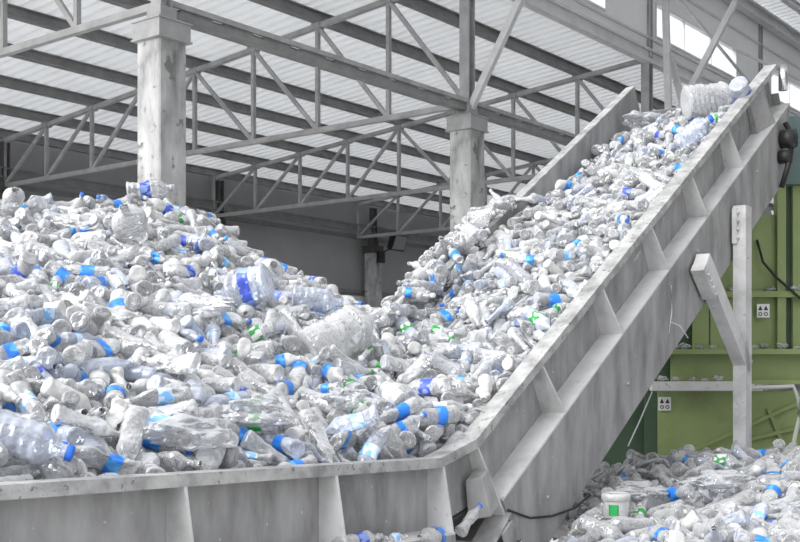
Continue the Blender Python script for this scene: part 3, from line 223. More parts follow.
(2322,9465,2087,208,-12,1000),(-1749,4493,58,1,-6,15000),(-1574,4040,-127,123,-9,27000),(-1268,6534,545,125,25,22010),(-2195,5782,495,275,-18,27200),(-2342,5165,339,276,-37,22010),(-2662,6588,750,271,-14,16010),(-97,5585,-226,264,-19,13000),
(-477,7817,526,227,6,7010),(-1743,4888,177,117,4,27010),(-1126,5127,31,105,22,7000),(-1771,4096,-53,317,-15,4010),(-2474,5509,449,129,14,23000),(-2189,5358,379,2,-12,12000),(-2167,4578,124,0,18,4000),(-2072,6826,715,295,-17,32000),
(1034,7803,950,81,25,26010),(-2369,4986,306,354,-16,11000),(-1993,4320,63,111,16,17000),(-1686,3659,-238,338,-19,17000),(-2020,5635,425,215,-7,23200),(-2444,6018,587,283,-28,32010),(2814,9247,2284,38,-13,30000),(2506,8813,1940,218,-17,35010),
(-1115,6635,504,258,-11,1010),(959,7062,539,276,-29,14000),(-1826,7565,957,204,-29,37000),(-163,6527,138,175,13,16000),(-1615,4319,15,141,31,11000),(-2330,7276,892,323,-1,16000),(-1050,5121,5,251,-12,6000),(-1050,7342,664,160,19,4210),
(745,6330,96,206,-56,33100),(881,6681,284,247,-33,3010),(-1361,3300,-391,54,25,17000),(993,7578,843,263,-21,20000),(-1926,5245,336,332,-42,7100),(-1684,8627,1183,288,35,7010),(-2870,6683,737,42,8,17000),(-3048,7490,972,77,-10,6200),
(-1877,4385,-7,355,-13,17000),(-1967,8580,1231,336,-3,23000),(-2545,6343,663,187,-4,7000),(-998,6985,582,57,12,1100),(-1353,3510,-305,69,-66,26010),(-1808,7689,1025,222,-21,20110),(-2310,5425,428,198,-6,16000),(-2730,5862,603,280,-23,2010),
(428,5908,-211,90,26,11010),(-2564,5420,367,325,-13,3010),(-3465,8037,1146,32,-4,14010),(1252,8158,1150,139,2,0),(-2910,6808,793,215,-37,37010),(-1810,4021,-38,178,-16,11010),(-1623,3595,-195,142,25,17000),(2189,8466,1620,228,-20,25100),
(73,6047,-102,146,29,16000),(-1633,3387,-324,61,4,23000),(-1698,4895,103,267,-16,12004),(-2243,4853,218,250,-25,11000),(-1834,4736,79,202,4,0),(-1358,3660,-275,105,13,26010),(-2935,7906,1127,19,0,16010),(-795,5182,-83,3,-27,10100),
(-1819,8638,1270,289,-6,22000),(-1906,4796,159,194,4,36000),(-2777,7304,982,248,-34,13000),(-2159,4841,217,253,-37,14000),(-2714,7518,1030,112,-4,26000),(-2937,7256,940,132,-21,22000),(-1891,4246,-42,149,18,14010),(-2404,5675,523,303,15,15000),
(906,8025,1047,142,-6,33200),(-472,7166,429,159,5,7010),(-1942,3983,-100,357,-13,13210),(-1568,4971,146,176,-1,1100),(-2290,5254,366,136,-8,22200),(-2591,7187,921,76,15,14000),(-1989,7571,941,216,-10,3010),(-2122,5299,334,5,-33,22000),
(-1995,4937,228,209,-7,14010),(-126,6376,104,105,37,27000),(-2607,6584,706,265,-10,10000),(517,6428,111,43,-6,32110),(327,5651,-353,234,-24,4000),(-2859,7066,953,197,10,12010),(-3180,7625,1062,310,-34,7010),(-2024,5294,341,240,-21,16010),
(555,6640,193,104,26,23000),(-1619,4129,-51,4,8,25000),(-2179,4248,21,245,-9,14000),(-2677,5714,522,164,-1,20010),(-2694,6885,847,129,1,21000),(-807,7512,622,303,-39,7000),(-2336,5977,522,260,-7,11000),(-1019,5249,49,213,8,17000),
(-1107,5279,93,237,-6,12210),(-1786,3791,-189,6,-12,22204),(-1944,5153,305,200,-1,0),(-877,7449,650,39,12,14000),(-1986,5874,470,120,-8,1000),(-1798,4850,173,283,22,21000),(-980,5031,-42,237,-3,27100),(-213,5894,-74,305,-26,4200),
(-1804,3493,-258,117,18,7000),(-2822,6847,798,182,-21,7000),(-2452,5837,595,355,-19,16010),(-2505,5444,414,122,34,14000),(-2570,5994,533,189,2,10004),(-352,5528,-162,250,-12,0),(-1842,4071,-108,32,-3,34000),(-1732,7558,939,29,3,22010),
(-1864,4945,201,40,2,13200),(-2050,4468,41,242,-9,2100),(-34,6593,117,2,-12,4000),(-1382,7247,766,230,4,33000),(2394,8935,1942,7,1,7000),(-146,5627,-208,83,20,34010),(-2050,7014,773,286,-17,5010),(-1810,3876,-92,115,8,12010),
(-1432,3700,-310,126,22,16000),(132,6699,107,99,18,14000),(-840,6146,262,261,23,3200),(-2610,8154,1169,291,7,5000),(-297,6878,341,93,14,21000),(-2257,5117,319,102,5,13000),(-2931,6517,730,63,5,4014),(-1082,7897,758,136,27,13010),
(-1682,3549,-221,314,-25,23000),(-437,5256,-223,311,-29,22000),(1154,8463,1230,111,12,0),(-2858,7599,1065,194,-21,13100),(-3184,7086,902,83,9,12000),(-1136,8078,892,207,24,25000),(-1366,4635,-56,286,-21,13010),(-2917,7424,1028,93,-1,12110),
(-3160,7304,959,15,-10,25000),(1573,7645,1049,24,1,32000),(-2359,8181,1161,270,-15,2210),(-2297,5115,369,270,-31,3010),(-1355,7942,933,332,-26,12000),(-129,5232,-351,287,-51,4000),(-2734,7167,927,143,17,10),(880,8007,995,143,4,21010),
(-2623,5823,596,298,-5,14010),(-38,6321,43,262,-17,24210),(-823,8018,716,229,23,10000),(-380,7333,443,10,-20,20010),(-1956,4061,-90,204,5,35000),(1289,8852,1450,54,9,3000),(2236,8918,1887,85,-12,5000),(-2168,5423,383,190,6,1004),
(-2924,7099,903,236,4,10000),(595,6146,-61,162,-27,5010),(2106,8275,1522,196,-33,34010),(-2109,4793,226,244,31,13004),(-1739,6700,670,16,1,12010),(-1976,6550,682,164,-27,0),(-2544,5956,597,56,28,15100),(-1470,3780,-203,12,-26,16000),
(1345,7461,849,280,-28,7010),(946,8503,1145,154,-32,11000),(-1853,4873,204,211,-28,6210),(-1006,7031,542,352,-32,12010),(-995,5476,116,16,-18,11000),(-2747,6298,675,154,0,26000),(1601,7721,1041,293,-21,7110),(-3344,7944,1103,28,-27,2010),
(-3045,7755,1106,115,3,11010),(-2740,6126,645,218,-22,23010),(83,6473,44,250,-11,7000),(-3015,7298,970,31,6,23000),(-248,6722,223,263,-30,23200),(2058,8340,1522,55,24,36000),(-3294,7541,1029,253,-20,17010),(-2294,5874,549,279,-24,11000),
(-2698,5497,406,191,2,20000),(-1517,3424,-243,39,7,10000),(-2420,6312,677,74,-7,21000),(-1998,4612,137,354,-14,13000),(-2249,4442,83,294,-17,12010),(-2286,5715,520,324,-3,10000),(-1828,4781,115,179,-11,6000),(-2739,6227,648,335,-18,3100),
(402,7059,412,249,-25,32000),(-1485,7815,996,267,-5,5000),(-1229,5317,149,291,-16,10010),(-1815,4568,60,17,-27,23210),(-1463,3494,-357,242,-4,21214),(-2117,5144,339,82,-2,16200),(-1729,4070,-123,33,-3,22010),(-1694,3826,-153,190,4,20000),
(-2725,8076,1142,250,-11,11004),(-696,5752,106,139,-16,37000),(-833,6062,207,207,17,15000),(-839,8155,715,56,-25,20010),(-1947,4179,-25,180,-9,1000),(1486,7550,923,333,-3,1004),(-1718,4288,16,101,17,11004),(-1889,3618,-207,63,6,7210),
(-1357,5445,214,206,2,12000),(946,8222,1114,91,-14,34000),(-2204,4627,175,27,4,20000),(-2771,7549,1085,192,-5,200),(-523,5454,-123,228,0,2010),(-1547,3261,-347,147,-8,5010),(-1499,3605,-237,150,5,12100),(1567,7689,1016,296,-20,3000),
(-2254,6924,764,6,-2,0),(-2190,5127,347,85,-15,23010),(768,7434,729,213,-37,35100),(-1883,3720,-184,20,-8,2004),(-2783,7035,860,241,2,17000),(-2713,7643,1024,157,-15,10000),(-1643,3164,-376,188,15,16000),(463,6230,-66,226,-25,2110),
(-2511,5560,406,58,10,22000),(695,6520,149,263,-32,32000),(-1203,5216,81,80,16,30210),(-1730,3375,-300,40,-3,21010),(-1656,3709,-186,345,-16,6000),(-3097,6913,848,223,-9,32100),(-3069,7002,859,212,27,6010),(-1662,4371,-6,208,-8,34000),
(-2105,5841,512,128,4,16010),(-602,7279,502,166,11,16000),(-1736,3459,-214,359,-11,10000),(-1935,3871,-130,44,1,10000),(-2333,6844,746,323,-12,3010),(2149,9867,2098,296,-12,33000),(-2909,7041,834,62,12,25100),(-1246,8051,891,287,-21,17000),
(-2209,8268,1154,315,-10,10000),(-2044,4617,86,262,-14,25000),(-725,6482,283,254,-10,16000),(-562,6444,210,294,-21,20000),(-2395,5934,556,258,-23,21000),(-2129,4549,85,66,10,11010),(-994,8117,770,250,-9,10000),(-2789,6462,727,170,-8,27010),
(1439,8220,1263,123,8,110),(-2550,5620,487,58,8,11010),(536,6055,-147,268,-24,1010),(-2029,4296,-4,284,-17,22210),(-225,7108,344,59,-13,11000),(-1536,3385,-314,50,-3,21000),(-2231,6051,607,91,6,13000),(-1769,4707,136,57,44,11010),
(1237,7382,838,315,-31,5000),(-1833,4332,6,235,-42,3000),(-1523,3953,-174,332,5,21100),(-1970,4115,-53,14,-8,10110),(-1074,7161,597,13,-35,34000),(-1424,6493,562,158,16,10),(-2931,7997,1175,344,-9,11000),(-1882,4902,270,122,7,3000),
(-2073,5920,464,117,17,11000),(-1761,4974,139,278,-18,16000),(-2906,6962,899,170,-5,25000),(-1749,4142,-111,4,-12,4000),(3167,7380,-677,339,-2,0),(1648,7840,-684,78,-6,11200),(883,6906,-823,305,-6,15210),(1246,6523,-791,80,-38,1000),
(3184,8385,-572,311,0,1100),(2207,6064,-716,130,-3,2010),(1827,7757,-658,209,-15,6010),(2866,7374,-606,356,-6,15010),(2345,6204,-698,353,-3,20110),(1205,7828,-711,72,5,15000),(2473,6348,-676,139,-18,20000),(1247,7947,-747,131,-19,6000),
(2854,7219,-621,250,-16,2200),(2348,5721,-763,194,7,3000),(2734,7442,-611,11,-14,23000),(2313,5402,-773,121,-16,22004),(1247,6681,-768,85,-12,12000),(2000,7505,-637,56,-3,14010),(3057,7167,-621,260,-16,21210),(2526,6007,-723,189,-1,12010),
(3249,7767,-641,129,3,23000),(3385,8057,-619,96,4,0),(2760,6464,-739,107,4,11000),(1032,7797,-762,97,-14,15000),(2395,6134,-715,26,-23,13010),(2420,5797,-795,210,-2,4000),(1281,6847,-775,139,-8,17010),(2993,7741,-591,276,-1,26000),
(2888,7699,-574,337,6,11010),(2789,7252,-619,92,-4,22000),(2173,5554,-777,159,-18,23000),(975,6996,-821,21,27,4010),(2707,7131,-637,131,-4,35000),(2423,6236,-754,193,-1,26100),(2661,8607,-615,279,-24,34010),(3342,8240,-585,78,9,13010),
(1895,5374,-771,152,-20,14000),(2158,5973,-723,166,-1,12000),(2632,8149,-618,190,-3,13014),(2571,6305,-744,311,-3,10010),(3379,8106,-550,48,9,11110),(2199,5795,-765,357,-20,27010),(2872,7641,-599,149,8,1100),(3073,7591,-599,45,2,11010),
(2739,7503,-604,359,-33,22000),(3109,7606,-654,326,-2,23010),(1075,6661,-893,3,11,7000),(1128,7395,-807,25,-22,7000),(2461,5963,-782,185,0,21000),(2492,7296,-650,290,14,23010),(2921,8861,-696,13,-23,11000),(2275,5795,-728,251,-19,14010),
(1144,6045,-852,316,-39,1000),(3120,8059,-574,99,-1,27000),(1634,7991,-736,163,-8,1000),(2968,8184,-558,335,-3,11200),(3187,7445,-662,350,-1,12000),(2919,6760,-703,321,-9,21010),(1916,7898,-662,39,19,26000),(3463,8246,-570,167,-2,7000),
(1102,7491,-786,233,9,12010),(2421,5570,-809,264,-4,14000),(2581,6487,-672,57,-11,11000),(2026,5136,-774,327,-32,11000),(3315,7822,-647,193,-1,31010),(3296,8427,-600,219,-10,26000),(1010,7701,-796,117,-4,17100),(2406,8393,-611,354,-14,1100),
(1663,8212,-696,150,9,4000),(2855,7478,-592,126,-23,24000),(2843,6706,-673,293,-25,12000),(2671,7214,-606,37,6,13100),(2479,6238,-688,85,-16,2000),(2272,5982,-790,162,1,36110),(2280,6283,-685,186,-9,2014),(1187,8047,-719,98,-16,21000),
(2926,6921,-665,135,-13,14000),(1568,6582,-711,269,1,11000),(3246,8138,-572,81,-15,21010),(2085,5292,-754,288,-9,17000),(2436,6060,-749,184,11,12000),(1455,8327,-719,42,-17,13000),(1659,7088,-754,64,6,16004),(1730,5454,-782,59,-15,20010),
(855,6777,-889,184,-39,2000),(2988,7271,-649,147,17,11004),(2630,6993,-691,35,3,14000),(2256,5541,-815,228,-3,20000),(3206,7731,-650,300,-4,6000),(2000,5448,-748,262,-22,13000),(3442,8111,-610,119,4,11000),(2716,6363,-740,103,4,11100),
(3241,7980,-625,177,0,0),(1148,7684,-768,120,-16,1000),(2702,6928,-637,119,-1,22010),(2514,7603,-624,180,-23,3000),(2919,7196,-609,58,5,22014),(2930,7095,-672,120,-5,17000),(2565,6840,-668,69,1,2000),(2632,6145,-727,26,-14,11000),
(2866,7812,-605,359,-17,22010),(2931,7962,-580,107,10,4000),(3322,7913,-630,186,0,1000),(2508,6511,-674,230,-11,13000),(2877,7876,-587,358,-38,3000),(2077,5181,-775,312,-14,1000),(1232,6363,-791,80,-21,1004),(2146,5328,-752,276,-6,10000),
(2724,6455,-672,293,-8,16000),(1432,8399,-673,77,-24,13010),(2122,5699,-771,349,-30,0),(2559,6219,-713,61,28,16000),(1855,5238,-784,277,23,12000),(2748,8292,-575,28,-23,33200),(2321,8455,-631,210,-12,11100),(1114,7850,-732,190,-56,11110),
(1240,8079,-744,280,-22,12000),(2426,6814,-666,246,-14,21000),(2702,8337,-570,226,-11,21000),(2814,6526,-727,128,4,10010),(3213,8094,-621,167,1,2010),(2969,8334,-554,269,-10,20000),(2283,6050,-720,307,-8,6000),(2191,5380,-794,297,11,15000),
(2910,7759,-585,195,-42,3000),(2434,6517,-681,57,6,7000),(3042,7046,-703,201,-2,0),(2924,7491,-614,128,-5,25000),(1558,8374,-706,247,4,15100),(963,7060,-822,41,-13,7000),(3185,8052,-585,87,-4,31000),(2691,7064,-639,312,-7,2014),
(2029,8389,-599,72,0,14000),(1673,5825,-758,244,-16,11000),(2630,7145,-690,185,0,2000),(2462,6756,-640,241,-12,10010),(2597,6695,-655,172,-11,12000),(2359,5581,-784,225,-29,3000),(2306,8141,-584,264,-15,0),(2534,5905,-780,5,0,27000),
(2456,6691,-719,157,2,27000),(2816,6966,-653,236,-20,5000),(3167,8172,-591,348,-20,7010),(2768,8056,-587,25,11,12000),(1302,8099,-717,262,-13,12210),(2652,7322,-610,234,-32,22200),(1925,5179,-788,52,-1,16000),(3089,8343,-572,170,13,5110),
(1555,6929,-778,133,-5,12004),(3080,7120,-692,16,1,21200),(2197,5468,-755,317,-37,11200),(2310,6024,-777,174,0,24000),(-125,7027,362,87,0,15010)]
JUGS = [([-0.288, 6.075, 0.225], [0.796, 0.372, 0.478], 0.5, 1, 0, 0, 0, 'huge ribbed clear water jug lying across the valley before the far floodlight column'),
 ([2.484, 9.087, 2.185], [0.976, 0.122, 0.183], 0.2, 1, 0, 4, 0, 'huge whitish jug with green cap crowning the top of the belt load'),
 ([2.193, 8.519, 1.809], [0.615, -0.615, 0.492], 1.2, 0, 1, 2, 0, 'blue tinted jug just below the huge jug at the belt top'),
 ([2.639, 8.851, 2.148], [0.457, 0.762, -0.457], 0.8, 0, 1, 3, 5, 'blue jug against the near rim at the belt top'),
 ([-1.759, 8.126, 1.302], [0.964, 0.214, 0.161], 0.3, 2, 0, 0, 5, 'large pale jug with navy band at the foot of the front column'),
 ([-1.612, 6.849, 0.907], [0.057, -0.915, 0.4], 0.9, 2, 0, 0, 0, 'large clear jug below the front column with its round end facing the camera'),
 ([-0.867, 6.303, 0.474], [-0.943, 0.236, -0.236], 0.7, 2, 1, 0, 5, 'big bluish jug lying on the right slope below the ridge'),
 ([-1.198, 3.692, -0.207], [0.943, 0.105, -0.314], 0.4, 0, 1, 2, 0, 'bluish jug with blue cap by the trough rim at left edge'),
 ([-2.539, 7.553, 1.145], [0.367, -0.855, 0.367], 0.6, 0, 0, 0, 0, 'clear jug high on the heap at the left edge'),
 ([-0.471, 6.631, 0.431], [0.988, 0.11, -0.11], 0.1, 0, 1, 0, 0, 'pale bluish jug right of the ridge above the huge ribbed jug'),
 ([-0.788, 6.994, 0.624], [0.236, -0.943, 0.236], 0.15, 0, 0, 0, 0, 'round ended clear jug on the right slope of the heap')]
BAGS = [([-0.761, 4.27, -0.212], 0.2, 0.12, 0.07, 0.6, 'big crumpled sheet of clear film just inside the trough rim'),
 ([-0.582, 4.711, -0.152], 0.17, 0.1, 0.07, 0.2, 'clear crumpled film bag right of the big sheet by the rim'),
 ([-0.252, 5.263, -0.105], 0.13, 0.09, 0.06, 0.9, 'whitish film bag with creases midway along the trough'),
 ([-0.959, 5.654, 0.344], 0.2, 0.08, 0.06, -0.4, 'long twisted clear film in the middle of the heap'),
 ([2.002, 9.595, 2.128], 0.18, 0.12, 0.08, 0.4, 'white film scrap against the far side wall of the belt'),
 ([1.35, 6.467, -0.647], 0.22, 0.14, 0.06, 0.8, 'wide crumpled film spread on the low heap under the conveyor'),
 ([1.779, 6.394, -0.584], 0.2, 0.13, 0.06, 0.1, 'clear crumpled film in front of the support post')]
TUB = (1.132, 6.028, -0.687)
LABELS = ['large crushed clear bottle, neck right, right of the blue-capped jug',
 'large smooth clear bottle, neck down, left of the big film sheet',
 'large dented bottle white cap and pale blue label, neck left, above the big film sheet',
 'large smooth clear bottle with pale blue label, neck right, left of the big film sheet',
 'large crushed clear bottle blue cap and label, neck left, left of the left trough rib',
 'large crumpled bluish bottle with pale blue label, neck left, just below the creased white bag',
 'large crumpled clear bottle, neck down, just below the big film sheet',
 'large intact clear bottle with green label, neck left, just below the film bag',
 'large dented clear bottle with white cap, neck lower right, right of the film bag',
 'large crumpled clear bottle, neck right, just left of the left trough rib',
 'large crumpled clear bottle blue cap and label, neck right, left of the left trough rib',
 'large crumpled bluish bottle with blue label, neck left, below the film bag',
 'large intact clear bottle, neck left, left of the twisted film',
 'large dented clear bottle pale blue label, neck lower right, close to the left photo edge',
 'large flattened clear bottle, neck left, below the twisted film',
 'large smooth bluish bottle with white cap, neck right, inside the left photo edge',
 'large intact clear bottle with blue cap and label, neck left, above the trough kink',
 'large intact clear bottle, neck right, just left of the creased white bag',
 'large smooth clear bottle with navy label, neck left, above the trough kink',
 'large dented clear bottle with blue label, neck left, right of the creased white bag',
 'large intact clear bottle, neck right, close to the bottom frame edge',
 'large crushed clear bottle with blue cap and label, neck right, right of the twisted film',
 'large crumpled clear bottle with white cap, neck lower right, right of the blue-capped jug',
 'large intact clear bottle with green cap, neck away, inside the left photo edge',
 'large dented clear bottle, neck lower right, below the film bag',
 'smooth milky bottle, neck lower right, above the blue-capped jug',
 'intact bluish bottle white cap and pale blue label, neck left, left of the film bag',
 'large crumpled clear bottle, neck left, above the big film sheet',
 'smooth clear bottle, neck left, left of the film bag',
 'large dented clear bottle with blue label, neck left, below the round-ended jug',
 'smooth bluish bottle with blue cap and label, neck left, right of the blue-capped jug',
 'large crushed clear bottle with white cap, neck down, above the middle trough rib',
 'large crumpled bluish bottle with pale blue label, neck right, close to the left photo edge',
 'smooth bluish bottle with pale blue label, neck lower left, right of the middle trough rib',
 'large intact clear bottle, neck left, just below the white tub',
 'large smooth clear bottle with white label, neck upper left, right of the creased white bag',
 'large smooth clear bottle with white cap, neck left, above the film bag',
 'smooth clear bottle white cap and blue label, neck lower right, left of the film bag',
 'smooth clear bottle with green label, neck lower left, below the navy-banded jug',
 'large smooth clear bottle, neck away, inside the left photo edge',
 'large smooth clear bottle with navy label, neck lower left, close to the left photo edge',
 'small crushed clear bottle blue cap and label, neck left, close to the left photo edge',
 'large crushed clear bottle with blue label, neck left, right of the wide film',
 'large crushed clear bottle, neck right, below the round-ended jug',
 'leftmost large crushed bottle white cap and blue label, neck away, inside the left photo edge',
 'flattened bluish bottle white cap and blue label, neck left, close to the left photo edge',
 'large intact bluish bottle with white cap, neck away, inside the left photo edge',
 'large smooth clear bottle with navy label, neck right, below the middle trough rib',
 'large dented clear bottle blue cap and label, neck right, left of the second incline rib',
 'large intact clear bottle, neck upper left, below the twisted film',
 'large dented clear bottle, neck lower right, right of the middle trough rib',
 'large crumpled clear bottle with blue cap and label, neck left, right of the middle column',
 'dented clear bottle, neck lower right, above the trough kink',
 'large crushed clear bottle with blue label, neck away, just above the middle trough rib',
 'large dented clear bottle, neck right, below the ridge jug',
 'large crushed clear bottle, neck left, close to the left photo edge',
 'large intact clear bottle with white cap, neck lower right, left of the twisted film',
 'smooth clear bottle with white label, neck away, right of the blue-capped jug',
 'large intact clear bottle, neck lower right, right of the middle column',
 'intact clear bottle with blue cap and label, neck lower right, inside the left photo edge',
 'small smooth clear bottle with blue cap, neck upper right, left of the incline foot',
 'large dented bluish bottle with green label, neck lower right, above the lowest incline rib',
 'intact clear bottle white cap and blue label, neck away, left of the big film sheet',
 'large crushed clear bottle with white cap, neck lower right, close to the left photo edge',
 'large smooth clear bottle with white cap, neck lower right, above the film bag',
 'large crumpled clear bottle with white cap, neck lower left, right of the creased white bag',
 'large crushed clear bottle, neck upper left, left of the left trough rib',
 'small flattened milky bottle with white cap, neck lower left, left of the big film sheet',
 'large crushed clear bottle, neck left, inside the left photo edge',
 'large crumpled clear bottle, neck away, close to the bottom frame edge',
 'crumpled clear bottle with green cap, neck right, above the creased white bag',
 'large crumpled clear bottle white cap and blue label, neck, left of the creased white bag',
 'small dented clear bottle with white cap, neck left, below the twisted film',
 'smooth bluish bottle, neck left, above the big film sheet',
 'large intact clear bottle with blue label, neck towards the camera, below the trough kink',
 'large crushed clear bottle, neck left, just above the big film sheet',
 'dented milky bottle, neck left, left of the twisted film',
 'large smooth clear bottle with white cap and label, neck right, above the trough kink',
 'large intact clear bottle with blue label, neck lower left, close to the right photo edge',
 'large crumpled clear bottle, neck away, right of the creased white bag',
 'large smooth clear bottle with blue cap and label, neck down, below the round-ended jug',
 'large crumpled clear bottle with navy label, neck towards the camera, above the twisted film',
 'large crushed clear bottle, neck away, just below the blue-capped jug',
 'crushed clear bottle, neck left, below the twisted film',
 'large dented clear bottle, neck left, close to the bottom frame edge',
 'large smooth clear bottle, neck left, just left of the pale blue jug',
 'large dented clear bottle with green label, neck right, just above the post-side film',
 'large crushed clear bottle, neck away, left of the twisted film',
 'dented clear bottle with blue label, neck right, inside the bottom right corner',
 'large smooth bottle white cap and green label, neck upper left, above the creased white bag',
 'large intact bluish bottle, neck towards the camera, above the big film sheet',
 'crumpled clear bottle with white cap, neck left, left of the lowest incline rib',
 'large crushed clear bottle, neck lower right, left of the pale blue jug',
 'rightmost large crushed bottle white cap and blue label, neck away, inside the left photo edge',
 'large smooth clear bottle, neck upper right, left of the lowest incline rib',
 'intact clear bottle with pale blue label, neck right, left of the second incline rib',
 'crushed clear bottle with pale blue label, neck lower left, left of the huge ribbed jug',
 'crushed clear bottle, neck right, left of the lowest incline rib',
 'smooth clear bottle with white label, neck lower right, left of the lowest incline rib',
 'small crumpled milky bottle with blue label, neck right, above the film bag',
 'dented clear bottle white cap and blue label, neck left, left of the middle trough rib',
 'dented milky bottle, neck right, above the twisted film',
 'large flattened clear bottle with white cap, neck left, left of the twisted film',
 'smooth milky bottle with green label, neck lower right, at the creased white bag',
 'large crumpled clear bottle with white cap, neck right, left of the twisted film',
 'lowermost large intact clear bottle, neck lower right, above the film bag',
 'large crushed bluish bottle with pale blue label, neck down, close to the bottom right corner',
 'large crushed bluish bottle with blue cap, neck lower right, below the twisted film',
 'large crushed milky bottle, neck towards the camera, left of the lowest incline rib',
 'crumpled bluish bottle, neck lower left, above the lowest incline rib',
 'dented bluish bottle white cap and pale blue label, neck right, inside the left photo edge',
 'large dented clear bottle with blue label, neck away, left of the trough kink',
 'large dented bluish bottle with white cap, neck lower left, below the post-side film',
 'large crumpled clear bottle, neck lower right, left of the trough kink',
 'large crushed clear bottle with white cap, neck right, just below the floodlight column',
 'large smooth clear bottle, neck lower right, left of the creased white bag',
 'large crumpled clear bottle with blue label, neck towards the camera, above the creased white bag',
 'intact clear bottle, neck lower left, right of the round-ended jug',
 'large intact milky bottle with white cap, neck away, below the round-ended jug',
 'large intact bottle white cap and navy label, neck right, left of the third incline rib',
 'small crushed clear bottle with pale blue label, neck left, below the film bag',
 'large intact clear bottle with white cap, neck left, below the navy-banded jug',
 'flattened clear bottle with blue cap and label, neck upper right, left of the trough kink',
 'small crumpled clear bottle, neck right, below the blue-capped jug',
 'large intact clear bottle, neck lower left, right of the post-side film',
 'crumpled clear bottle, neck right, right of the huge ribbed jug',
 'large crushed bluish bottle with blue label, neck towards the camera, inside the left photo edge',
 'large smooth milky bottle, neck lower left, close to the bottom frame edge',
 'crumpled clear bottle, neck lower left, close to the bottom frame edge',
 'large crushed clear bottle, neck left, left of the round-ended jug',
 'large crushed bottle white cap and wrap, neck upper left, right of the big film sheet',
 'crumpled clear bottle with white cap and label, neck right, below the far belt wall',
 'tiny intact clear bottle blue cap and label, neck left, left of the creased white bag',
 'uppermost large intact clear bottle, neck lower right, above the film bag',
 'large crushed clear bottle, neck towards the camera, above the twisted film',
 'large crushed clear bottle with white cap, neck away, below the pale blue jug',
 'large intact bluish bottle, neck left, left of the lowest incline rib',
 'small crumpled milky bottle with white label, neck down, left of the big film sheet',
 'small crushed milky bottle, neck lower right, close to the left photo edge',
 'large intact clear bottle with blue cap, neck away, close to the bottom right corner',
 'large dented bluish bottle with blue cap and label, neck away, below the round-ended jug',
 'large flattened clear bottle, neck right, below the round-ended jug',
 'leftmost small crumpled clear bottle, neck lower left, close to the left photo edge',
 'large dented clear bottle, neck lower right, left of the trough kink',
 'large crushed bluish bottle with pale blue label, neck towards the camera, below the twisted film',
 'large crumpled clear bottle with white label, neck away, below the ridge jug',
 'large intact clear bottle, neck lower right, just above the white tub',
 'large intact milky bottle with navy label, neck upper left, just below the front column',
 'large intact bluish bottle with green label, neck lower right, below the floodlight column',
 'large dented clear bottle with white cap, neck left, at the middle column',
 'crumpled clear bottle with white cap, neck lower right, left of the lowest incline rib',
 'intact milky bottle, neck towards the camera, at the twisted film',
 'large intact clear bottle, neck left, right of the floodlight column',
 'crumpled clear bottle with white cap, neck towards the camera, left of the lowest incline rib',
 'large intact clear bottle, neck left, above the trough kink',
 'large smooth bluish bottle with white cap and navy label, neck away, above the navy-banded jug',
 'crumpled clear bottle with green label, neck right, right of the floodlight column',
 'large crumpled clear bottle blue cap and label, neck away, close to the bottom frame edge',
 'large intact clear bottle, neck lower right, just below the huge ribbed jug',
 'large crushed clear bottle with blue cap and label, neck lower right, below the round-ended jug',
 'large crushed clear bottle, neck lower right, just below the wide film',
 'crumpled clear bottle, neck left, above the trough kink',
 'large crushed clear bottle, neck away, just left of the third incline rib',
 'large dented clear bottle, neck away, left of the twisted film',
 'large flattened clear bottle white cap and navy label, neck away, above the lowest incline rib',
 'large crumpled clear bottle with white cap, neck towards, right of the wide film',
 'large crumpled clear bottle with white cap, neck away, above the blue-capped jug',
 'crushed milky bottle with white cap, neck lower right, left of the creased white bag',
 'large crumpled clear bottle with white cap and navy label, neck left, above the film bag',
 'small intact clear bottle with green label, neck upper right, above the lowest incline rib',
 'large smooth clear bottle with white cap, neck right, left of the round-ended jug',
 'large flattened milky bottle white cap and green label, neck lower left, below the twisted film',
 'smooth clear bottle, neck away, just above the trough kink',
 'crumpled clear bottle, neck lower left, below the round-ended jug',
 'smooth clear bottle with blue label, neck towards the camera, right of the film bag',
 'large dented clear bottle with white cap, neck left, above the film bag',
 'large smooth clear bottle with white label, neck upper left, above the big film sheet',
 'dented clear bottle with white cap, neck lower right, close to the left photo edge',
 'large smooth clear bottle, neck left, below the front column',
 'dented clear bottle, neck lower right, below the round-ended jug',
 'smooth clear bottle with blue label, neck left, right of the creased white bag',
 'large crushed clear bottle, neck away, above the lowest incline rib',
 'large dented clear bottle, neck left, close to the left photo edge',
 'large crumpled clear bottle with white cap, neck upper left, above the navy-banded jug',
 'large dented clear bottle with white label, neck lower left, below the support post',
 'small intact clear bottle, neck lower right, close to the left photo edge',
 'small dented clear bottle with blue label, neck right, right of the floodlight column',
 'small smooth clear bottle with white cap, neck lower left, close to the bottom frame edge',
 'large smooth clear bottle with white cap, neck away, just below the middle column',
 'large intact clear bottle, neck away, inside the left photo edge',
 'large crumpled clear bottle with white label, neck away, inside the left photo edge',
 'crumpled clear bottle with white cap, neck left, above the big film sheet',
 'large dented clear bottle, neck lower left, left of the post-side film',
 'large crumpled clear bottle with pale blue label, neck lower right, above the navy-banded jug',
 'large crumpled clear bottle with light blue cap, neck towards, right of the ridge jug',
 'large crushed bluish bottle with blue label, neck right, just left of the post-side film',
 'large crumpled bluish bottle, neck lower right, at the support post',
 'large crumpled milky bottle with white cap, neck upper left, left of the twisted film',
 'large crushed clear bottle with white cap, neck away, just below the ridge jug',
 'crumpled clear bottle with white cap, neck right, just above the wide film',
 'large intact milky bottle, neck left, inside the left photo edge',
 'large dented clear bottle, neck upper left, just below the middle column',
 'large smooth bluish bottle with white cap, neck down, right of the ridge jug',
 'large crumpled clear bottle with white cap, neck right, right of the floodlight column',
 'large dented clear bottle, neck away, above the second incline rib',
 'large intact milky bottle with white cap, neck lower right, above the third incline rib',
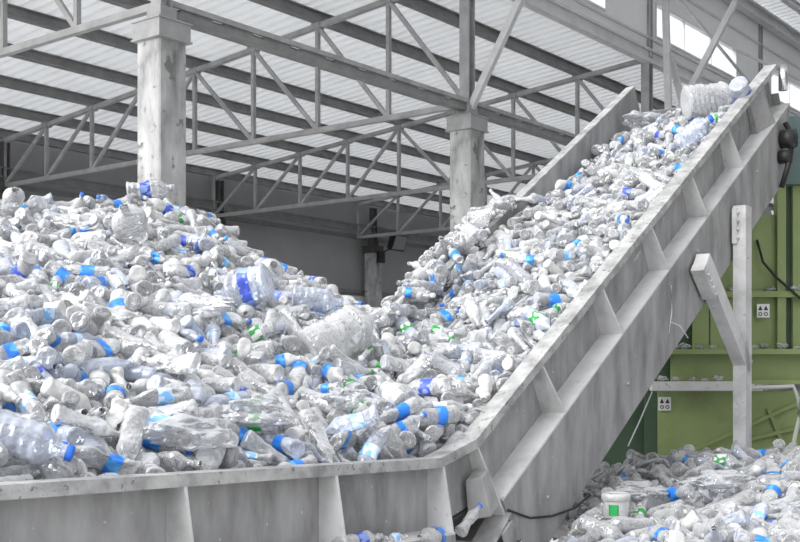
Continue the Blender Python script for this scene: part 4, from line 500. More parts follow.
 'intact clear bottle, neck away, below the middle column',
 'crushed clear bottle with blue cap and label, neck right, right of the floodlight column',
 'large crushed clear bottle white cap and green label, neck, right of the huge ribbed jug',
 'smooth milky bottle, neck towards the camera, left of the big film sheet',
 'large crushed clear bottle with white cap, neck upper left, inside the left photo edge',
 'large crushed clear bottle with white cap, neck lower right, below the post-side film',
 'dented clear bottle, neck right, close to the bottom right corner',
 'crumpled bluish bottle, neck lower right, left of the middle trough rib',
 'large crushed clear bottle, neck lower right, just below the creased white bag',
 'large flattened clear bottle with white cap and blue label, neck left, below the floodlight column',
 'crushed clear bottle, neck left, right of the blue-capped jug',
 'large flattened clear bottle with white cap, neck upper left, just left of the trough kink',
 'small intact milky bottle, neck lower right, left of the second incline rib',
 'large flattened clear bottle, neck right, just right of the middle column',
 'smooth clear bottle with white cap, neck upper left, left of the twisted film',
 'crumpled clear bottle, neck lower left, right of the floodlight column',
 'large smooth bluish bottle, neck lower right, below the round-ended jug',
 'crushed milky bottle with white cap, neck down, close to the bottom frame edge',
 'large dented clear bottle with green label, neck away, just right of the white tub',
 'large smooth clear bottle with white cap, neck lower right, below the lower warning sign',
 'crumpled clear bottle with pale blue label, neck lower left, below the middle column',
 'large intact clear bottle with green label, neck towards the camera, below the front column',
 'crushed clear bottle with blue cap and label, neck lower left, right of the floodlight column',
 'dented clear bottle, neck down, left of the twisted film',
 'small crushed clear bottle with white cap, neck lower right, left of the twisted film',
 'small intact clear bottle, neck left, below the blue-capped jug',
 'large intact clear bottle, neck up, left of the middle column',
 'small intact clear bottle with pale blue label, neck left, below the middle column',
 'large crumpled bluish bottle, neck lower left, right of the far belt wall',
 'crumpled clear bottle with white cap, neck upper right, just right of the middle column',
 'large dented clear bottle, neck towards the camera, left of the lowest incline rib',
 'large crushed clear bottle with white cap, neck right, above the second incline rib',
 'crushed clear bottle, neck left, just above the blue-capped jug',
 'large intact clear bottle with white cap, neck upper right, right of the floodlight column',
 'rightmost small crumpled clear bottle, neck lower left, close to the left photo edge',
 'small crumpled clear bottle, neck lower left, right of the blue-capped jug',
 'large smooth bluish bottle, neck upper left, right of the big film sheet',
 'crumpled clear bottle, neck lower right, close to the bottom frame edge',
 'large dented clear bottle, neck left, below the floodlight column',
 'large crushed milky bottle, neck down, just right of the post-side film',
 'intact clear bottle with white label, neck down, just above the second incline rib',
 'intact bluish bottle, neck left, below the twisted film',
 'small smooth clear bottle, neck left, below the middle column',
 'large crumpled clear bottle, neck upper left, left of the creased white bag',
 'dented clear bottle, neck lower right, right of the blue-capped jug',
 'smooth bottle white cap and pale blue label, neck down, left of the lowest incline rib',
 'small crumpled clear bottle with white cap, neck left, left of the third incline rib',
 'flattened clear bottle with white cap, neck right, right of the far belt wall',
 'large crushed clear bottle with white cap, neck left, left of the trough kink',
 'large crushed clear bottle with white cap, neck left, right of the ridge jug',
 'large smooth clear bottle with blue cap and label, neck away, below the middle column',
 'large intact clear bottle with green cap, neck right, right of the floodlight column',
 'tiny smooth bluish bottle with navy label, neck lower right, close to the left photo edge',
 'large intact clear bottle with green label, neck towards the camera, just below the navy-banded jug',
 'small crumpled bottle white cap and pale blue label, neck right, below the middle trough rib',
 'dented clear bottle, neck lower right, inside the left photo edge',
 'crumpled bluish bottle, neck upper left, just below the big film sheet',
 'large smooth clear bottle with white cap and blue label, neck left, above the round-ended jug',
 'large intact clear bottle, neck lower right, at the support post',
 'large flattened clear bottle, neck lower left, above the third incline rib',
 'large crumpled clear bottle, neck right, right of the ridge jug',
 'small smooth clear bottle, neck lower left, left of the twisted film',
 'crumpled clear bottle with white cap, neck upper right, just below the middle column',
 'intact milky bottle with blue label, neck lower left, above the second incline rib',
 'large crumpled bluish bottle with white cap, neck lower right, above the big film sheet',
 'small crumpled milky bottle, neck right, above the big film sheet',
 'intact milky bottle, neck up, left of the second incline rib',
 'small dented clear bottle, neck left, below the round-ended jug',
 'small dented clear bottle with white cap, neck away, below the round-ended jug',
 'large crumpled clear bottle, neck towards the camera, close to the left photo edge',
 'large smooth clear bottle with blue label, neck lower right, inside the left photo edge',
 'large crushed clear bottle with white cap, neck right, close to the bottom right corner',
 'large dented clear bottle, neck left, close to the bottom right corner',
 'tiny crumpled clear bottle, neck right, above the second incline rib',
 'crumpled milky bottle with white cap and blue label, neck right, below the far belt wall',
 'large crumpled bluish bottle, neck upper left, right of the blue-capped jug',
 'crumpled clear bottle with blue cap and label, neck towards, left of the round-ended jug',
 'crushed milky bottle, neck lower right, left of the lowest incline rib',
 'crumpled clear bottle, neck upper right, below the middle column',
 'large crumpled clear bottle, neck right, close to the right photo edge',
 'smooth bluish bottle, neck up, close to the bottom frame edge',
 'small crumpled clear bottle, neck down, left of the twisted film',
 'large crumpled milky bottle with white cap, neck towards, right of the huge ribbed jug',
 'crumpled clear bottle with white cap, neck right, close to the left photo edge',
 'small intact clear bottle with white cap, neck left, above the lowest incline rib',
 'large smooth clear bottle, neck left, below the ridge jug',
 'large smooth milky bottle, neck down, just left of the twisted film',
 'small crushed milky bottle, neck away, right of the film bag',
 'large crumpled milky bottle with white label, neck towards the camera, above the twisted film',
 'large smooth clear bottle with pale blue label, neck away, right of the round-ended jug',
 'crumpled clear bottle, neck away, below the round-ended jug',
 'flattened clear bottle, neck left, above the second incline rib',
 'flattened milky bottle, neck away, below the floodlight column',
 'crushed clear bottle with white cap, neck right, at the wide film']


# ------------------------------------------------------------------ materials
def new_mat(name):
    m = bpy.data.materials.new(name); m.use_nodes = True
    nt = m.node_tree; nt.nodes.clear()
    out = nt.nodes.new('ShaderNodeOutputMaterial')
    return m, nt, out
def principled(nt, col=(.5,.5,.5), rough=.5, metal=0., spec=.5):
    p = nt.nodes.new('ShaderNodeBsdfPrincipled')
    p.inputs['Base Color'].default_value = (*col, 1); p.inputs['Roughness'].default_value = rough
    p.inputs['Metallic'].default_value = metal; p.inputs['Specular IOR Level'].default_value = spec
    return p
def noise_ramp(nt, scale, stops, detail=6, coord='Object', stretch=(1,1,1), rough=.6):
    tc = nt.nodes.new('ShaderNodeTexCoord'); mp = nt.nodes.new('ShaderNodeMapping')
    mp.inputs['Scale'].default_value = stretch
    nz = nt.nodes.new('ShaderNodeTexNoise'); nz.inputs['Scale'].default_value = scale
    nz.inputs['Detail'].default_value = detail; nz.inputs['Roughness'].default_value = rough
    rp = nt.nodes.new('ShaderNodeValToRGB')
    el = rp.color_ramp.elements
    while len(el) < len(stops): el.new(.5)
    for e, (p, c) in zip(el, stops):
        e.position = p; e.color = (*c, 1) if len(c) == 3 else c
    nt.links.new(tc.outputs[coord], mp.inputs['Vector']); nt.links.new(mp.outputs[0], nz.inputs['Vector'])
    nt.links.new(nz.outputs['Fac'], rp.inputs['Fac'])
    return rp, nz
def g(v): return (v, v, v)
def worn(name, stops, scale=6, rough=.6, metal=0., bump=.15, stretch=(1,1,1), spec=.4, specks=None):
    m, nt, out = new_mat(name); p = principled(nt, rough=rough, metal=metal, spec=spec)
    rp, nz = noise_ramp(nt, scale, stops, stretch=stretch)
    col = rp.outputs['Color']
    if specks:
        r2, n2 = noise_ramp(nt, specks[0], [(specks[1], g(0.)), (specks[1]+.06, g(1.))], detail=3, rough=.5)
        mx = nt.nodes.new('ShaderNodeMix'); mx.data_type = 'RGBA'
        nt.links.new(r2.outputs['Color'], mx.inputs['Factor']); nt.links.new(col, mx.inputs['A'])
        mx.inputs['B'].default_value = (*specks[2], 1); col = mx.outputs['Result']
    nt.links.new(col, p.inputs['Base Color'])
    if bump:
        b = nt.nodes.new('ShaderNodeBump'); b.inputs['Strength'].default_value = bump; b.inputs['Distance'].default_value = .01
        nt.links.new(nz.outputs['Fac'], b.inputs['Height']); nt.links.new(b.outputs[0], p.inputs['Normal'])
    nt.links.new(p.outputs[0], out.inputs[0])
    return m
def plain(name, col, rough=.5, metal=0., spec=.5):
    m, nt, out = new_mat(name); p = principled(nt, col, rough, metal, spec)
    nt.links.new(p.outputs[0], out.inputs[0]); return m
def plastic(name, tint, body, amin=.20, amax=.92, rough=.10, bump=.35):
    """thin clear plastic wall: see-through face on, milky and glossy where it curves away"""
    m, nt, out = new_mat(name)
    p = principled(nt, body, rough, 0, .9)
    tc = nt.nodes.new('ShaderNodeTexCoord')
    vo = nt.nodes.new('ShaderNodeTexVoronoi'); vo.inputs['Scale'].default_value = 42; nt.links.new(tc.outputs['Object'], vo.inputs['Vector'])
    b = nt.nodes.new('ShaderNodeBump'); b.inputs['Strength'].default_value = bump; b.inputs['Distance'].default_value = .012
    nt.links.new(vo.outputs['Distance'], b.inputs['Height']); nt.links.new(b.outputs[0], p.inputs['Normal'])
    t = nt.nodes.new('ShaderNodeBsdfTransparent'); t.inputs['Color'].default_value = (*tint, 1)
    lw = nt.nodes.new('ShaderNodeLayerWeight'); lw.inputs['Blend'].default_value = .5; nt.links.new(b.outputs[0], lw.inputs['Normal'])
    mr = nt.nodes.new('ShaderNodeMapRange'); mr.inputs['To Min'].default_value = amin; mr.inputs['To Max'].default_value = amax
    nt.links.new(lw.outputs['Facing'], mr.inputs['Value'])
    gl = nt.nodes.new('ShaderNodeBsdfGlossy'); gl.inputs['Roughness'].default_value = .08; nt.links.new(b.outputs[0], gl.inputs['Normal'])
    fr = nt.nodes.new('ShaderNodeFresnel'); fr.inputs['IOR'].default_value = 1.6; nt.links.new(b.outputs[0], fr.inputs['Normal'])
    mx = nt.nodes.new('ShaderNodeMixShader'); m2 = nt.nodes.new('ShaderNodeMixShader')
    nt.links.new(mr.outputs[0], mx.inputs[0]); nt.links.new(t.outputs[0], mx.inputs[1]); nt.links.new(p.outputs[0], mx.inputs[2])
    nt.links.new(fr.outputs[0], m2.inputs[0]); nt.links.new(mx.outputs[0], m2.inputs[1]); nt.links.new(gl.outputs[0], m2.inputs[2])
    nt.links.new(m2.outputs[0], out.inputs[0])
    return m
def wrap(name, ink, paper, scale=30, thr=.5):
    """printed film sleeve: patches of ink on pale paper"""
    m, nt, out = new_mat(name); p = principled(nt, rough=.35)
    rp, nz = noise_ramp(nt, scale, [(thr-.02, ink), (thr+.02, paper)], detail=1, stretch=(1,1,.6))
    nt.links.new(rp.outputs['Color'], p.inputs['Base Color']); nt.links.new(p.outputs[0], out.inputs[0])
    return m
M = {}
M['concrete'] = worn('concrete', [(.30, g(.16)), (.5, g(.42)), (.68, g(.58))], 3.2, .9, bump=.3, stretch=(1,1,.35), specks=(4, .60, g(.20)))
M['steel'] = worn('painted_steel', [(.35, g(.30)), (.65, g(.42))], 3, .45, bump=0)
M['steel_lit'] = worn('window_lit_steel', [(.35, g(.58)), (.65, g(.70))], 3, .4, bump=0)  # steel raised in tone to carry the glow of the clerestory windows
M['steel_dark'] = worn('dark_steel', [(.35, g(.06)), (.65, g(.10))], 3, .5, bump=0)
M['purlin'] = worn('purlin_steel', [(.35, g(.20)), (.65, g(.27))], 3, .5, bump=0)
M['roof'] = worn('roof_sheet', [(.35, g(.55)), (.65, g(.68))], .8, .32, bump=0, spec=.6)
def roof_mat():
    m, nt, out = new_mat('translucent_roof_sheet'); p = principled(nt, g(.8), .25, 0, .7)
    rp, nz = noise_ramp(nt, .8, [(.35, g(.74)), (.65, g(.84))]); nt.links.new(rp.outputs['Color'], p.inputs['Base Color'])
    t = nt.nodes.new('ShaderNodeBsdfTranslucent'); t.inputs['Color'].default_value = (.84,.85,.86,1)
    mx = nt.nodes.new('ShaderNodeMixShader'); mx.inputs[0].default_value = .52
    nt.links.new(p.outputs[0], mx.inputs[1]); nt.links.new(t.outputs[0], mx.inputs[2]); nt.links.new(mx.outputs[0], out.inputs[0])
    return m
M['roof'] = roof_mat()
M['wall'] = worn('wall_panel', [(.35, g(.33)), (.65, g(.37))], .7, .7, bump=0)
M['clad'] = worn('clerestory_cladding', [(.35, g(.82)), (.65, g(.88))], .7, .5, bump=0)
M['floor'] = worn('floor_concrete', [(.3, g(.50)), (.7, g(.64))], 1.5, .85, bump=.2)
M['zinc'] = worn('worn_grey_paint', [(.28, g(.17)), (.5, g(.29)), (.72, g(.38))], 5.0, .55, bump=.12, stretch=(1.6,1.6,.5), specks=(34, .70, g(.52)))
M['rim'] = worn('scuffed_rim_steel', [(.3, g(.20)), (.5, g(.36)), (.7, g(.50))], 9, .5, bump=.2, specks=(40, .62, g(.16)))
M['rib'] = worn('lit_rib_paint', [(.3, g(.38)), (.5, g(.56)), (.7, g(.64))], 4, .55, bump=.12, specks=(22, .68, g(.34)))  # lighter copy of the conveyor grey; light on these faces is in the colour
M['belt'] = worn('rubber_belt', [(.3, g(.03)), (.7, g(.07))], 6, .7)
M['green'] = worn('green_paint', [(.25, (.15,.19,.075)), (.5, (.235,.300,.120)), (.75, (.28,.345,.145))], 1.6, .55, bump=.05, specks=(30, .70, (.33,.36,.22)))
M['green_dark'] = worn('shade_and_seam_green', [(.3, (.03,.06,.035)), (.7, (.06,.10,.06))], 2, .55, bump=.05)  # press green darkened to hold the conveyor's shade; also the dark seam
M['teal'] = worn('teal_paint', [(.3, (.07,.11,.11)), (.7, (.10,.15,.145))], 2, .5, bump=.05)
M['black'] = plain('black_plastic', g(.015), .5)
M['white'] = plain('white_paint', g(.75), .5)
M['ink'] = plain('black_ink', g(.03), .6)
M['glass_lamp'] = plain('lamp_glass', g(.25), .08)
M['cord'] = plain('white_cord', g(.62), .7)
M['hose'] = plain('pale_hose', (.60,.62,.55), .5)
M['chrome'] = plain('bright_metal', g(.75), .25, 1.)
# bottles
M['pet0'] = plastic('clear_plastic', (.95,.96,.97), (.80,.81,.83))
M['pet1'] = plastic('blue_tinted_plastic', (.88,.92,.99), (.70,.75,.88), amin=.28)
M['pet2'] = plastic('milky_plastic', (.93,.93,.93), (.86,.86,.85), amin=.50, amax=.96, rough=.3)
M['film'] = plastic('clear_film', (.97,.975,.99), (.84,.86,.90), amin=.10, amax=.85, rough=.08, bump=.2)
CAPM = {1: plain('white_cap', g(.72), .4), 2: plain('blue_cap', (.025,.16,.72), .35), 3: plain('navy_cap', (.03,.05,.38), .35),
        4: plain('green_cap', (.02,.33,.08), .35), 5: plain('light_blue_cap', (.10,.40,.85), .35)}
LABM = {1: wrap('blue_label', (.03,.22,.78), (.10,.42,.88), 24, .56), 2: wrap('pale_blue_label', (.22,.50,.88), (.62,.74,.90), 26, .45),
        3: wrap('green_label', (.02,.30,.06), (.72,.76,.72), 30, .50), 4: wrap('white_label', g(.72), g(.60), 20, .5),
        5: wrap('navy_label', (.05,.09,.46), (.24,.33,.75), 26, .5)}

# ------------------------------------------------------------------ mesh helpers
class MB:
    """collects shapes; build() links them as one mesh object"""
    def __init__(s): s.v = []; s.f = []; s.mi = []; s.sm = []
    def add(s, vs, fs, mi=0, smooth=False):
        o = len(s.v); s.v += [tuple(v) for v in vs]
        for f in fs: s.f.append(tuple(o+i for i in f)); s.mi.append(mi); s.sm.append(smooth)
    def hexa(s, a, mi=0):     # a: 8 corners, bottom ring then top ring
        s.add(a, [(3,2,1,0),(4,5,6,7),(0,1,5,4),(1,2,6,5),(2,3,7,6),(3,0,4,7)], mi)
    def box(s, o, ax, ay, az, mi=0):   # o corner, three edge vectors
        o, ax, ay, az = map(Vector, (o, ax, ay, az))
        s.hexa([o, o+ax, o+ax+ay, o+ay, o+az, o+ax+az, o+ax+ay+az, o+ay+az], mi)
    def bar(s, a, b, w, h=None, up=(0,0,1), mi=0):   # rectangular bar from a to b
        a, b = Vector(a), Vector(b); d = (b-a).normalized(); h = h or w
        x = d.cross(Vector(up))
        if x.length < 1e-4: x = d.cross(Vector((1,0,0)))
        x.normalize(); y = x.cross(d)
        q = [x*(-w/2)+y*(-h/2), x*(w/2)+y*(-h/2), x*(w/2)+y*(h/2), x*(-w/2)+y*(h/2)]
        s.hexa([a+k for k in q]+[b+k for k in q], mi)
    def tube(s, pts, r, n=10, mi=0):
        pts = [Vector(p) for p in pts]; rings = []
        for i, p in enumerate(pts):
            d = (pts[min(i+1, len(pts)-1)]-pts[max(i-1, 0)]).normalized()
            x = d.cross(Vector((0,0,1)))
            if x.length < 1e-3: x = d.cross(Vector((1,0,0)))
            x.normalize(); y = x.cross(d)
            rings.append([p+x*(r*math.cos(2*PI*k/n))+y*(r*math.sin(2*PI*k/n)) for k in range(n)])
        vs = [v for rr in rings for v in rr]; fs = []
        for i in range(len(rings)-1):
            for k in range(n): fs.append((i*n+k, i*n+(k+1)%n, (i+1)*n+(k+1)%n, (i+1)*n+k))
        fs.append(tuple(range(n-1, -1, -1))); fs.append(tuple((len(rings)-1)*n+k for k in range(n)))
        s.add(vs, fs, mi, True)
    def prism(s, poly, ext, mi=0):     # polygon (3-D points) pushed along ext
        poly = [Vector(p) for p in poly]; n = len(poly); ext = Vector(ext)
        s.add(poly+[p+ext for p in poly], [tuple(range(n-1,-1,-1)), tuple(range(n, 2*n))]+[(i,(i+1)%n,n+(i+1)%n,n+i) for i in range(n)], mi)
    def sweep(s, sections, mi=0):      # list of closed rings of equal length
        n = len(sections[0]); vs = [v for r in sections for v in r]; fs = []
        for i in range(len(sections)-1):
            for k in range(n): fs.append((i*n+k, i*n+(k+1)%n, (i+1)*n+(k+1)%n, (i+1)*n+k))
        fs.append(tuple(range(n-1,-1,-1))); fs.append(tuple((len(sections)-1)*n+k for k in range(n)))
        s.add(vs, fs, mi)
    def mesh(s, name, mats):
        me = bpy.data.meshes.new(name); me.from_pydata(s.v, [], s.f)
        for m in mats: me.materials.append(m)
        me.polygons.foreach_set('material_index', s.mi); me.polygons.foreach_set('use_smooth', s.sm)
        bm = bmesh.new(); bm.from_mesh(me); bmesh.ops.recalc_face_normals(bm, faces=bm.faces); bm.to_mesh(me); bm.free()
        return me
    def build(s, name, mats, parent=None, origin=None, bevel=0):
        if not isinstance(mats, (list, tuple)): mats = [mats]
        me = s.mesh(name, mats); o = bpy.data.objects.new(name, me); C.objects.link(o)
        if parent is not None:
            o.parent = parent
            me.transform(Matrix.Translation(-parent.location))
        elif origin is not None:
            me.transform(Matrix.Translation(-Vector(origin))); o.location = origin
        if bevel:
            b = o.modifiers.new('bevel', 'BEVEL'); b.width = bevel; b.segments = 2; b.limit_method = 'ANGLE'
        return o
def tag(o, label=None, cat=None, group=None, kind=None):
    if label: o['label'] = label
    if cat: o['category'] = cat
    if group: o['group'] = group
    if kind: o['kind'] = kind
    return o
def empty(name, loc, label, cat, group=None):
    o = bpy.data.objects.new(name, None); C.objects.link(o); o.location = loc; o.empty_display_size = .2
    return tag(o, label, cat, group)

# ------------------------------------------------------------------ the hall (u along the purlins, v along the trusses, h above the eye)
OX, OY = 1.32, 22.6
AZ = R(38.05)
U = Vector((math.sin(AZ), math.cos(AZ), 0)); V = Vector((-math.cos(AZ), math.sin(AZ), 0)); Zv = Vector((0,0,1))
def H(u, v, h): return Vector((OX, OY, EYE+h)) + U*u + V*v
SP = 7.95; SPAN = 15.8; NP = 8; PAN = SPAN/NP
UP = {-2: -15.6, -1: -7.70, 0: 0, 1: 7.9, 2: 15.4, 3: 23.3, 4: 31.2}
def roof_h(v): return 7.94-.084*v
CH = 5.32
ordw = ['nearest', 'second', 'third', 'fourth', 'fifth', 'sixth', 'seventh', 'eighth', 'ninth', 'tenth', 'eleventh', 'twelfth']

b = MB(); b.box((-40,-8,-.2), (110,0,0), (0,110,0), (0,0,.2)); tag(b.build('floor', M['floor']), kind='structure')
# corrugated roof sheet over the side aisle, ribs running down the slope
def corrugated(u0, u1, v0, v1, hf, per=.33, dep=.045, th=.02):
    prof = []; u = u0
    while u < u1:
        prof += [(u, 0), (u+per*.62, 0), (u+per*.70, dep), (u+per*.92, dep)]; u += per
    mb = MB(); n = len(prof); vs = []
    for off in (0, th):
        for v in (v0, v1): vs += [H(a, v, hf(v)+d+off) for a, d in prof]
    fs = []
    for i in range(n-1):
        fs.append((i, i+1, n+i+1, n+i)); fs.append((2*n+i, 3*n+i, 3*n+i+1, 2*n+i+1))
        fs.append((i, 2*n+i, 2*n+i+1, i+1)); fs.append((n+i, n+i+1, 3*n+i+1, 3*n+i))
    fs += [(0, n, 3*n, 2*n), (n-1, 3*n-1, 4*n-1, 2*n-1)]
    mb.add(vs, fs); return mb
tag(corrugated(-14, 50, -.05, 16.5, lambda v: roof_h(v)+.30).build('ceiling', M['roof']), kind='structure')
NR = lambda v: 10.98-.084*v
tag(corrugated(-13.2, 50, -19.2, .25, lambda v: NR(v)+.22).build('ceiling_nave', M['roof']), kind='structure')
# walls
b = MB(); b.box(H(-14, 16.3, -EYE), U*64, V*.2, Zv*(6.92+EYE)); tag(b.build('wall_left', M['wall']), kind='structure')
b = MB(); b.box(H(-12.5, -19.2, -EYE), U*62.5, V*.2, Zv*(12.5+EYE)); tag(b.build('wall_right', M['wall']), kind='structure')
b = MB(); b.box(H(50, -19, -EYE), U*.2, V*35.5, Zv*(12.5+EYE)); tag(b.build('wall_end', M['wall']), kind='structure')
b = MB()
for hh in (5.35, 3.2):
    b.box(H(-14, 16.18, hh), U*64, V*.12, Zv*.14)
tag(b.build('trim_1', M['purlin']), kind='structure')
b = MB(); b.box(H(-14, 16.24, -EYE), U*64, V*.06, Zv*(3.1+EYE)); tag(b.build('trim_2', M['clad']), kind='structure')
# clerestory wall above the column line, pierced by the windows
WIN = [(-7.6,-2.4), (.35,5.6), (8.25,13.55), (16.25,21.4), (24.2,29.4), (32.1,37.3)]
W0, W1 = 8.53, 9.42
b = MB()
b.box(H(-14, -.05, 8.02), U*64, V*.1, Zv*(W0-8.02)); b.box(H(-14, -.05, W1), U*64, V*.1, Zv*(11.1-W1))
prev = -14
for a, c in WIN+[(50, 50)]:
    b.box(H(prev, -.05, W0), U*(a-prev), V*.1, Zv*(W1-W0)); prev = c
tag(b.build('wall_clerestory', M['clad']), kind='structure')
b = MB()
b.box(H(-14, -.14, 7.80), U*64, V*.20, Zv*.10); b.box(H(-14, -.10, 7.90), U*64, V*.08, Zv*.18); b.box(H(-14, -.16, 8.08), U*64, V*.22, Zv*.06)
b.box(H(-14, -.10, 8.40), U*64, V*.06, Zv*.05)
tag(b.build('trim_3', M['steel_lit']), kind='structure')
b = MB()
b.box(H(-14, -.34, 10.55), U*64, V*.26, Zv*.05); b.box(H(-14, -.23, 10.60), U*64, V*.04, Zv*.28); b.box(H(-14, -.34, 10.88), U*64, V*.26, Zv*.05)
b.box(H(-14, -.09, 9.95), U*64, V*.05, Zv*.06)
tag(b.build('trim_4', M['steel_lit']), kind='structure')
mg, nt, out = new_mat('window_glass')
t_ = nt.nodes.new('ShaderNodeBsdfTransparent'); t_.inputs[0].default_value = (.97,.98,.99,1); gl = nt.nodes.new('ShaderNodeBsdfGlossy'); gl.inputs['Roughness'].default_value = .05
mx = nt.nodes.new('ShaderNodeMixShader'); mx.inputs[0].default_value = .05
nt.links.new(t_.outputs[0], mx.inputs[1]); nt.links.new(gl.outputs[0], mx.inputs[2]); nt.links.new(mx.outputs[0], out.inputs[0])
for i, (a, c) in enumerate(WIN):
    b = MB(); fw = .05
    b.box(H(a, -.08, W0), U*(c-a), V*.12, Zv*fw); b.box(H(a, -.08, W1-fw), U*(c-a), V*.12, Zv*fw)
    for q in (a, c-fw): b.box(H(q, -.08, W0+fw), U*fw, V*.12, Zv*(W1-W0-2*fw))
    for k in (1, 2): b.box(H(a+(c-a)*k/3-.015, -.06, W0+fw), U*.03, V*.08, Zv*(W1-W0-2*fw))
    fr = b.build(f'window_{i+1}', M['white']); tag(fr, kind='structure')
    p = MB(); p.box(H(a+fw, -.01, W0+fw), U*(c-a-2*fw), V*.01, Zv*(W1-W0-2*fw)); p.build('pane', mg, fr)

# purlins
for i in range(NP+1):
    v = i*PAN+(.1 if i == 0 else 0); h = roof_h(v)+.05; b = MB()
    b.box(H(-14, v-.10, h), U*63.9, V*.20, Zv*.02); b.box(H(-14, v-.02, h+.02), U*63.9, V*.04, Zv*.20); b.box(H(-14, v-.10, h+.22), U*63.9, V*.20, Zv*.02)
    nth = ['nearest the clerestory', 'second from the clerestory', 'third from the clerestory', 'fourth from the clerestory', 'fifth from the clerestory',
           'sixth from the clerestory', 'seventh from the clerestory', 'eighth from the clerestory', 'farthest from the clerestory'][i]
    tag(b.build('purlin', M['purlin'], origin=H(0, v, h)), f'dark grey steel purlin under the sloping side roof, {nth}', 'roof beam', 'purlins of the side roof')
for i in range(3):
    v = -.9-1.9*i; b = MB(); h = NR(v)-.02
    b.box(H(-14, v-.08, h), U*63.9, V*.16, Zv*.02); b.box(H(-14, v-.02, h+.02), U*63.9, V*.04, Zv*.18); b.box(H(-14, v-.08, h+.20), U*63.9, V*.16, Zv*.02)
    nth = ['nearest the windows', 'middle one of three', 'farthest from the windows'][i]
    tag(b.build('purlin', M['steel_lit'], origin=H(0, v, h)), f'steel purlin coloured as window-lit under the high roof at top right, {nth}', 'roof beam', 'purlins of the high roof')

# trusses
def node(k, i, top):
    v = i*PAN; return H(UP[k], v, roof_h(v)-.02 if top else CH)
tname = {-1: 'springing from the front concrete column at upper left', 0: 'springing from the middle concrete column left of the belt',
         1: 'third back, ending at the steel post behind the belt', 2: 'fourth back, deep behind the middle column', 3: 'farthest back and mostly hidden'}
for k in range(-1, 4):
    t = empty('roof_truss', H(UP[k], 0, CH), 'grey steel lattice roof truss '+tname[k], 'truss', 'trusses of the side roof')
    b = MB(); b.bar(node(k,0,1), node(k,NP,1), .11, .11); b.build('top_chord', M['steel'], t)
    b = MB(); b.bar(node(k,0,0), node(k,NP,0), .11, .11); b.build('bottom_chord', M['steel'], t)
    for i in range(NP+1):
        b = MB(); b.bar(node(k,i,0), node(k,i,1), .085, .085, up=U); b.bar(node(k,i,1)-U*.10, node(k,i,1)+U*.10, .22, .12); b.build('vertical', M['steel'], t)
    for i in range(NP):
        b = MB()
        if i < NP//2: b.bar(node(k,i,0), node(k,i+1,1), .085, .07, up=U)
        else: b.bar(node(k,i,1), node(k,i+1,0), .085, .07, up=U)
        b.build('diagonal', M['steel'], t)
# knee braces on the nave side
bn = {0: 'beside the middle concrete column', 1: 'behind the loaded top of the belt'}
for k in (0, 1):
    b = MB(); b.bar(H(UP[k], -.08, CH-.1), H(UP[k], -2.3, 8.9), .14, .12, up=U); b.bar(H(UP[k], -2.3, 8.9), H(UP[k], -2.9, 10.6), .14, .12, up=U)
    tag(b.build('knee_brace', M['steel_lit'], origin=H(UP[k], -.1, CH)), f'steel brace coloured as window-lit, leaning up to the right {bn[k]}', 'brace', 'leaning braces of the high roof')
b = MB(); b.bar(H(UP[1]-.2, -.72, 5.0), H(UP[1]-.2, -.55, 10.6), .16, .1, up=U)
tag(b.build('hanger_post', M['steel_lit'], origin=H(UP[1], -.6, 5)), 'upright steel hanger coloured as window-lit, right of the tall post behind the belt', 'post')
b = MB(); b.bar(H(UP[1]+.22, -1.2, 5.3), H(UP[1]+.22, -.55, 7.9), .14, .1, up=U)
tag(b.build('cross_brace', M['steel_lit'], origin=H(UP[1], -1.2, 5.3)), 'steel strut leaning left across the bright brace behind the belt', 'brace')
# thin tie rods across the clerestory
for (a, c, lb) in (((8.3, -.3, 9.9), (16.0, -.3, 7.95), 'thin steel tie rod slanting across the wide clerestory window'),
                   ((12.0, -.6, 9.0), (17.5, -2.2, 8.2), 'thin steel rod sloping out above the raised end of the belt')):
    b = MB(); b.tube([H(*a), H(*c)], .045, 8); tag(b.build('tie_rod', M['steel_lit'], origin=H(*a)), lb, 'rod', 'tie rods by the clerestory')

# twin-channel tie beams along the front column line
tb = {-1: 'between the front and middle concrete columns', 0: 'running from the middle concrete column behind the belt'}
for k in (-1, 0, 1):
    t = empty('tie_beam', H(UP[k], 0, CH), 'pale grey twin channel steel beam '+tb.get(k, 'hidden farther along the column line'), 'beam', 'twin tie beams of the column line')
    w_ = UP[k+1]-UP[k]
    b = MB(); b.box(H(UP[k]+.12, -.09, CH+.05), U*(w_-.24), V*.18, Zv*.03); b.box(H(UP[k]+.12, -.09, CH-.0), U*(w_-.24), V*.03, Zv*.05); b.build('upper_channel', M['steel'], t)
    b = MB(); b.box(H(UP[k]+.12, -.09, CH-.16), U*(w_-.24), V*.18, Zv*.10); b.build('lower_channel', M['purlin'], t)
    for j in range(9):
        b = MB(); b.box(H(UP[k]+.3+j*.85, -.06, CH-.06), U*.62, V*.12, Zv*.06); b.build('batten', M['purlin'], t)
b = MB(); b.box(H(-10, SPAN-.1, 5.55), U*50, V*.2, Zv*.03); b.box(H(-10, SPAN-.02, 5.58), U*50, V*.04, Zv*.22); b.box(H(-10, SPAN-.1, 5.80), U*50, V*.2, Zv*.03)
tag(b.build('eaves_beam', M['purlin'], origin=H(0, SPAN, 5.5)), 'dark steel beam along the grey back wall through the far posts', 'beam')

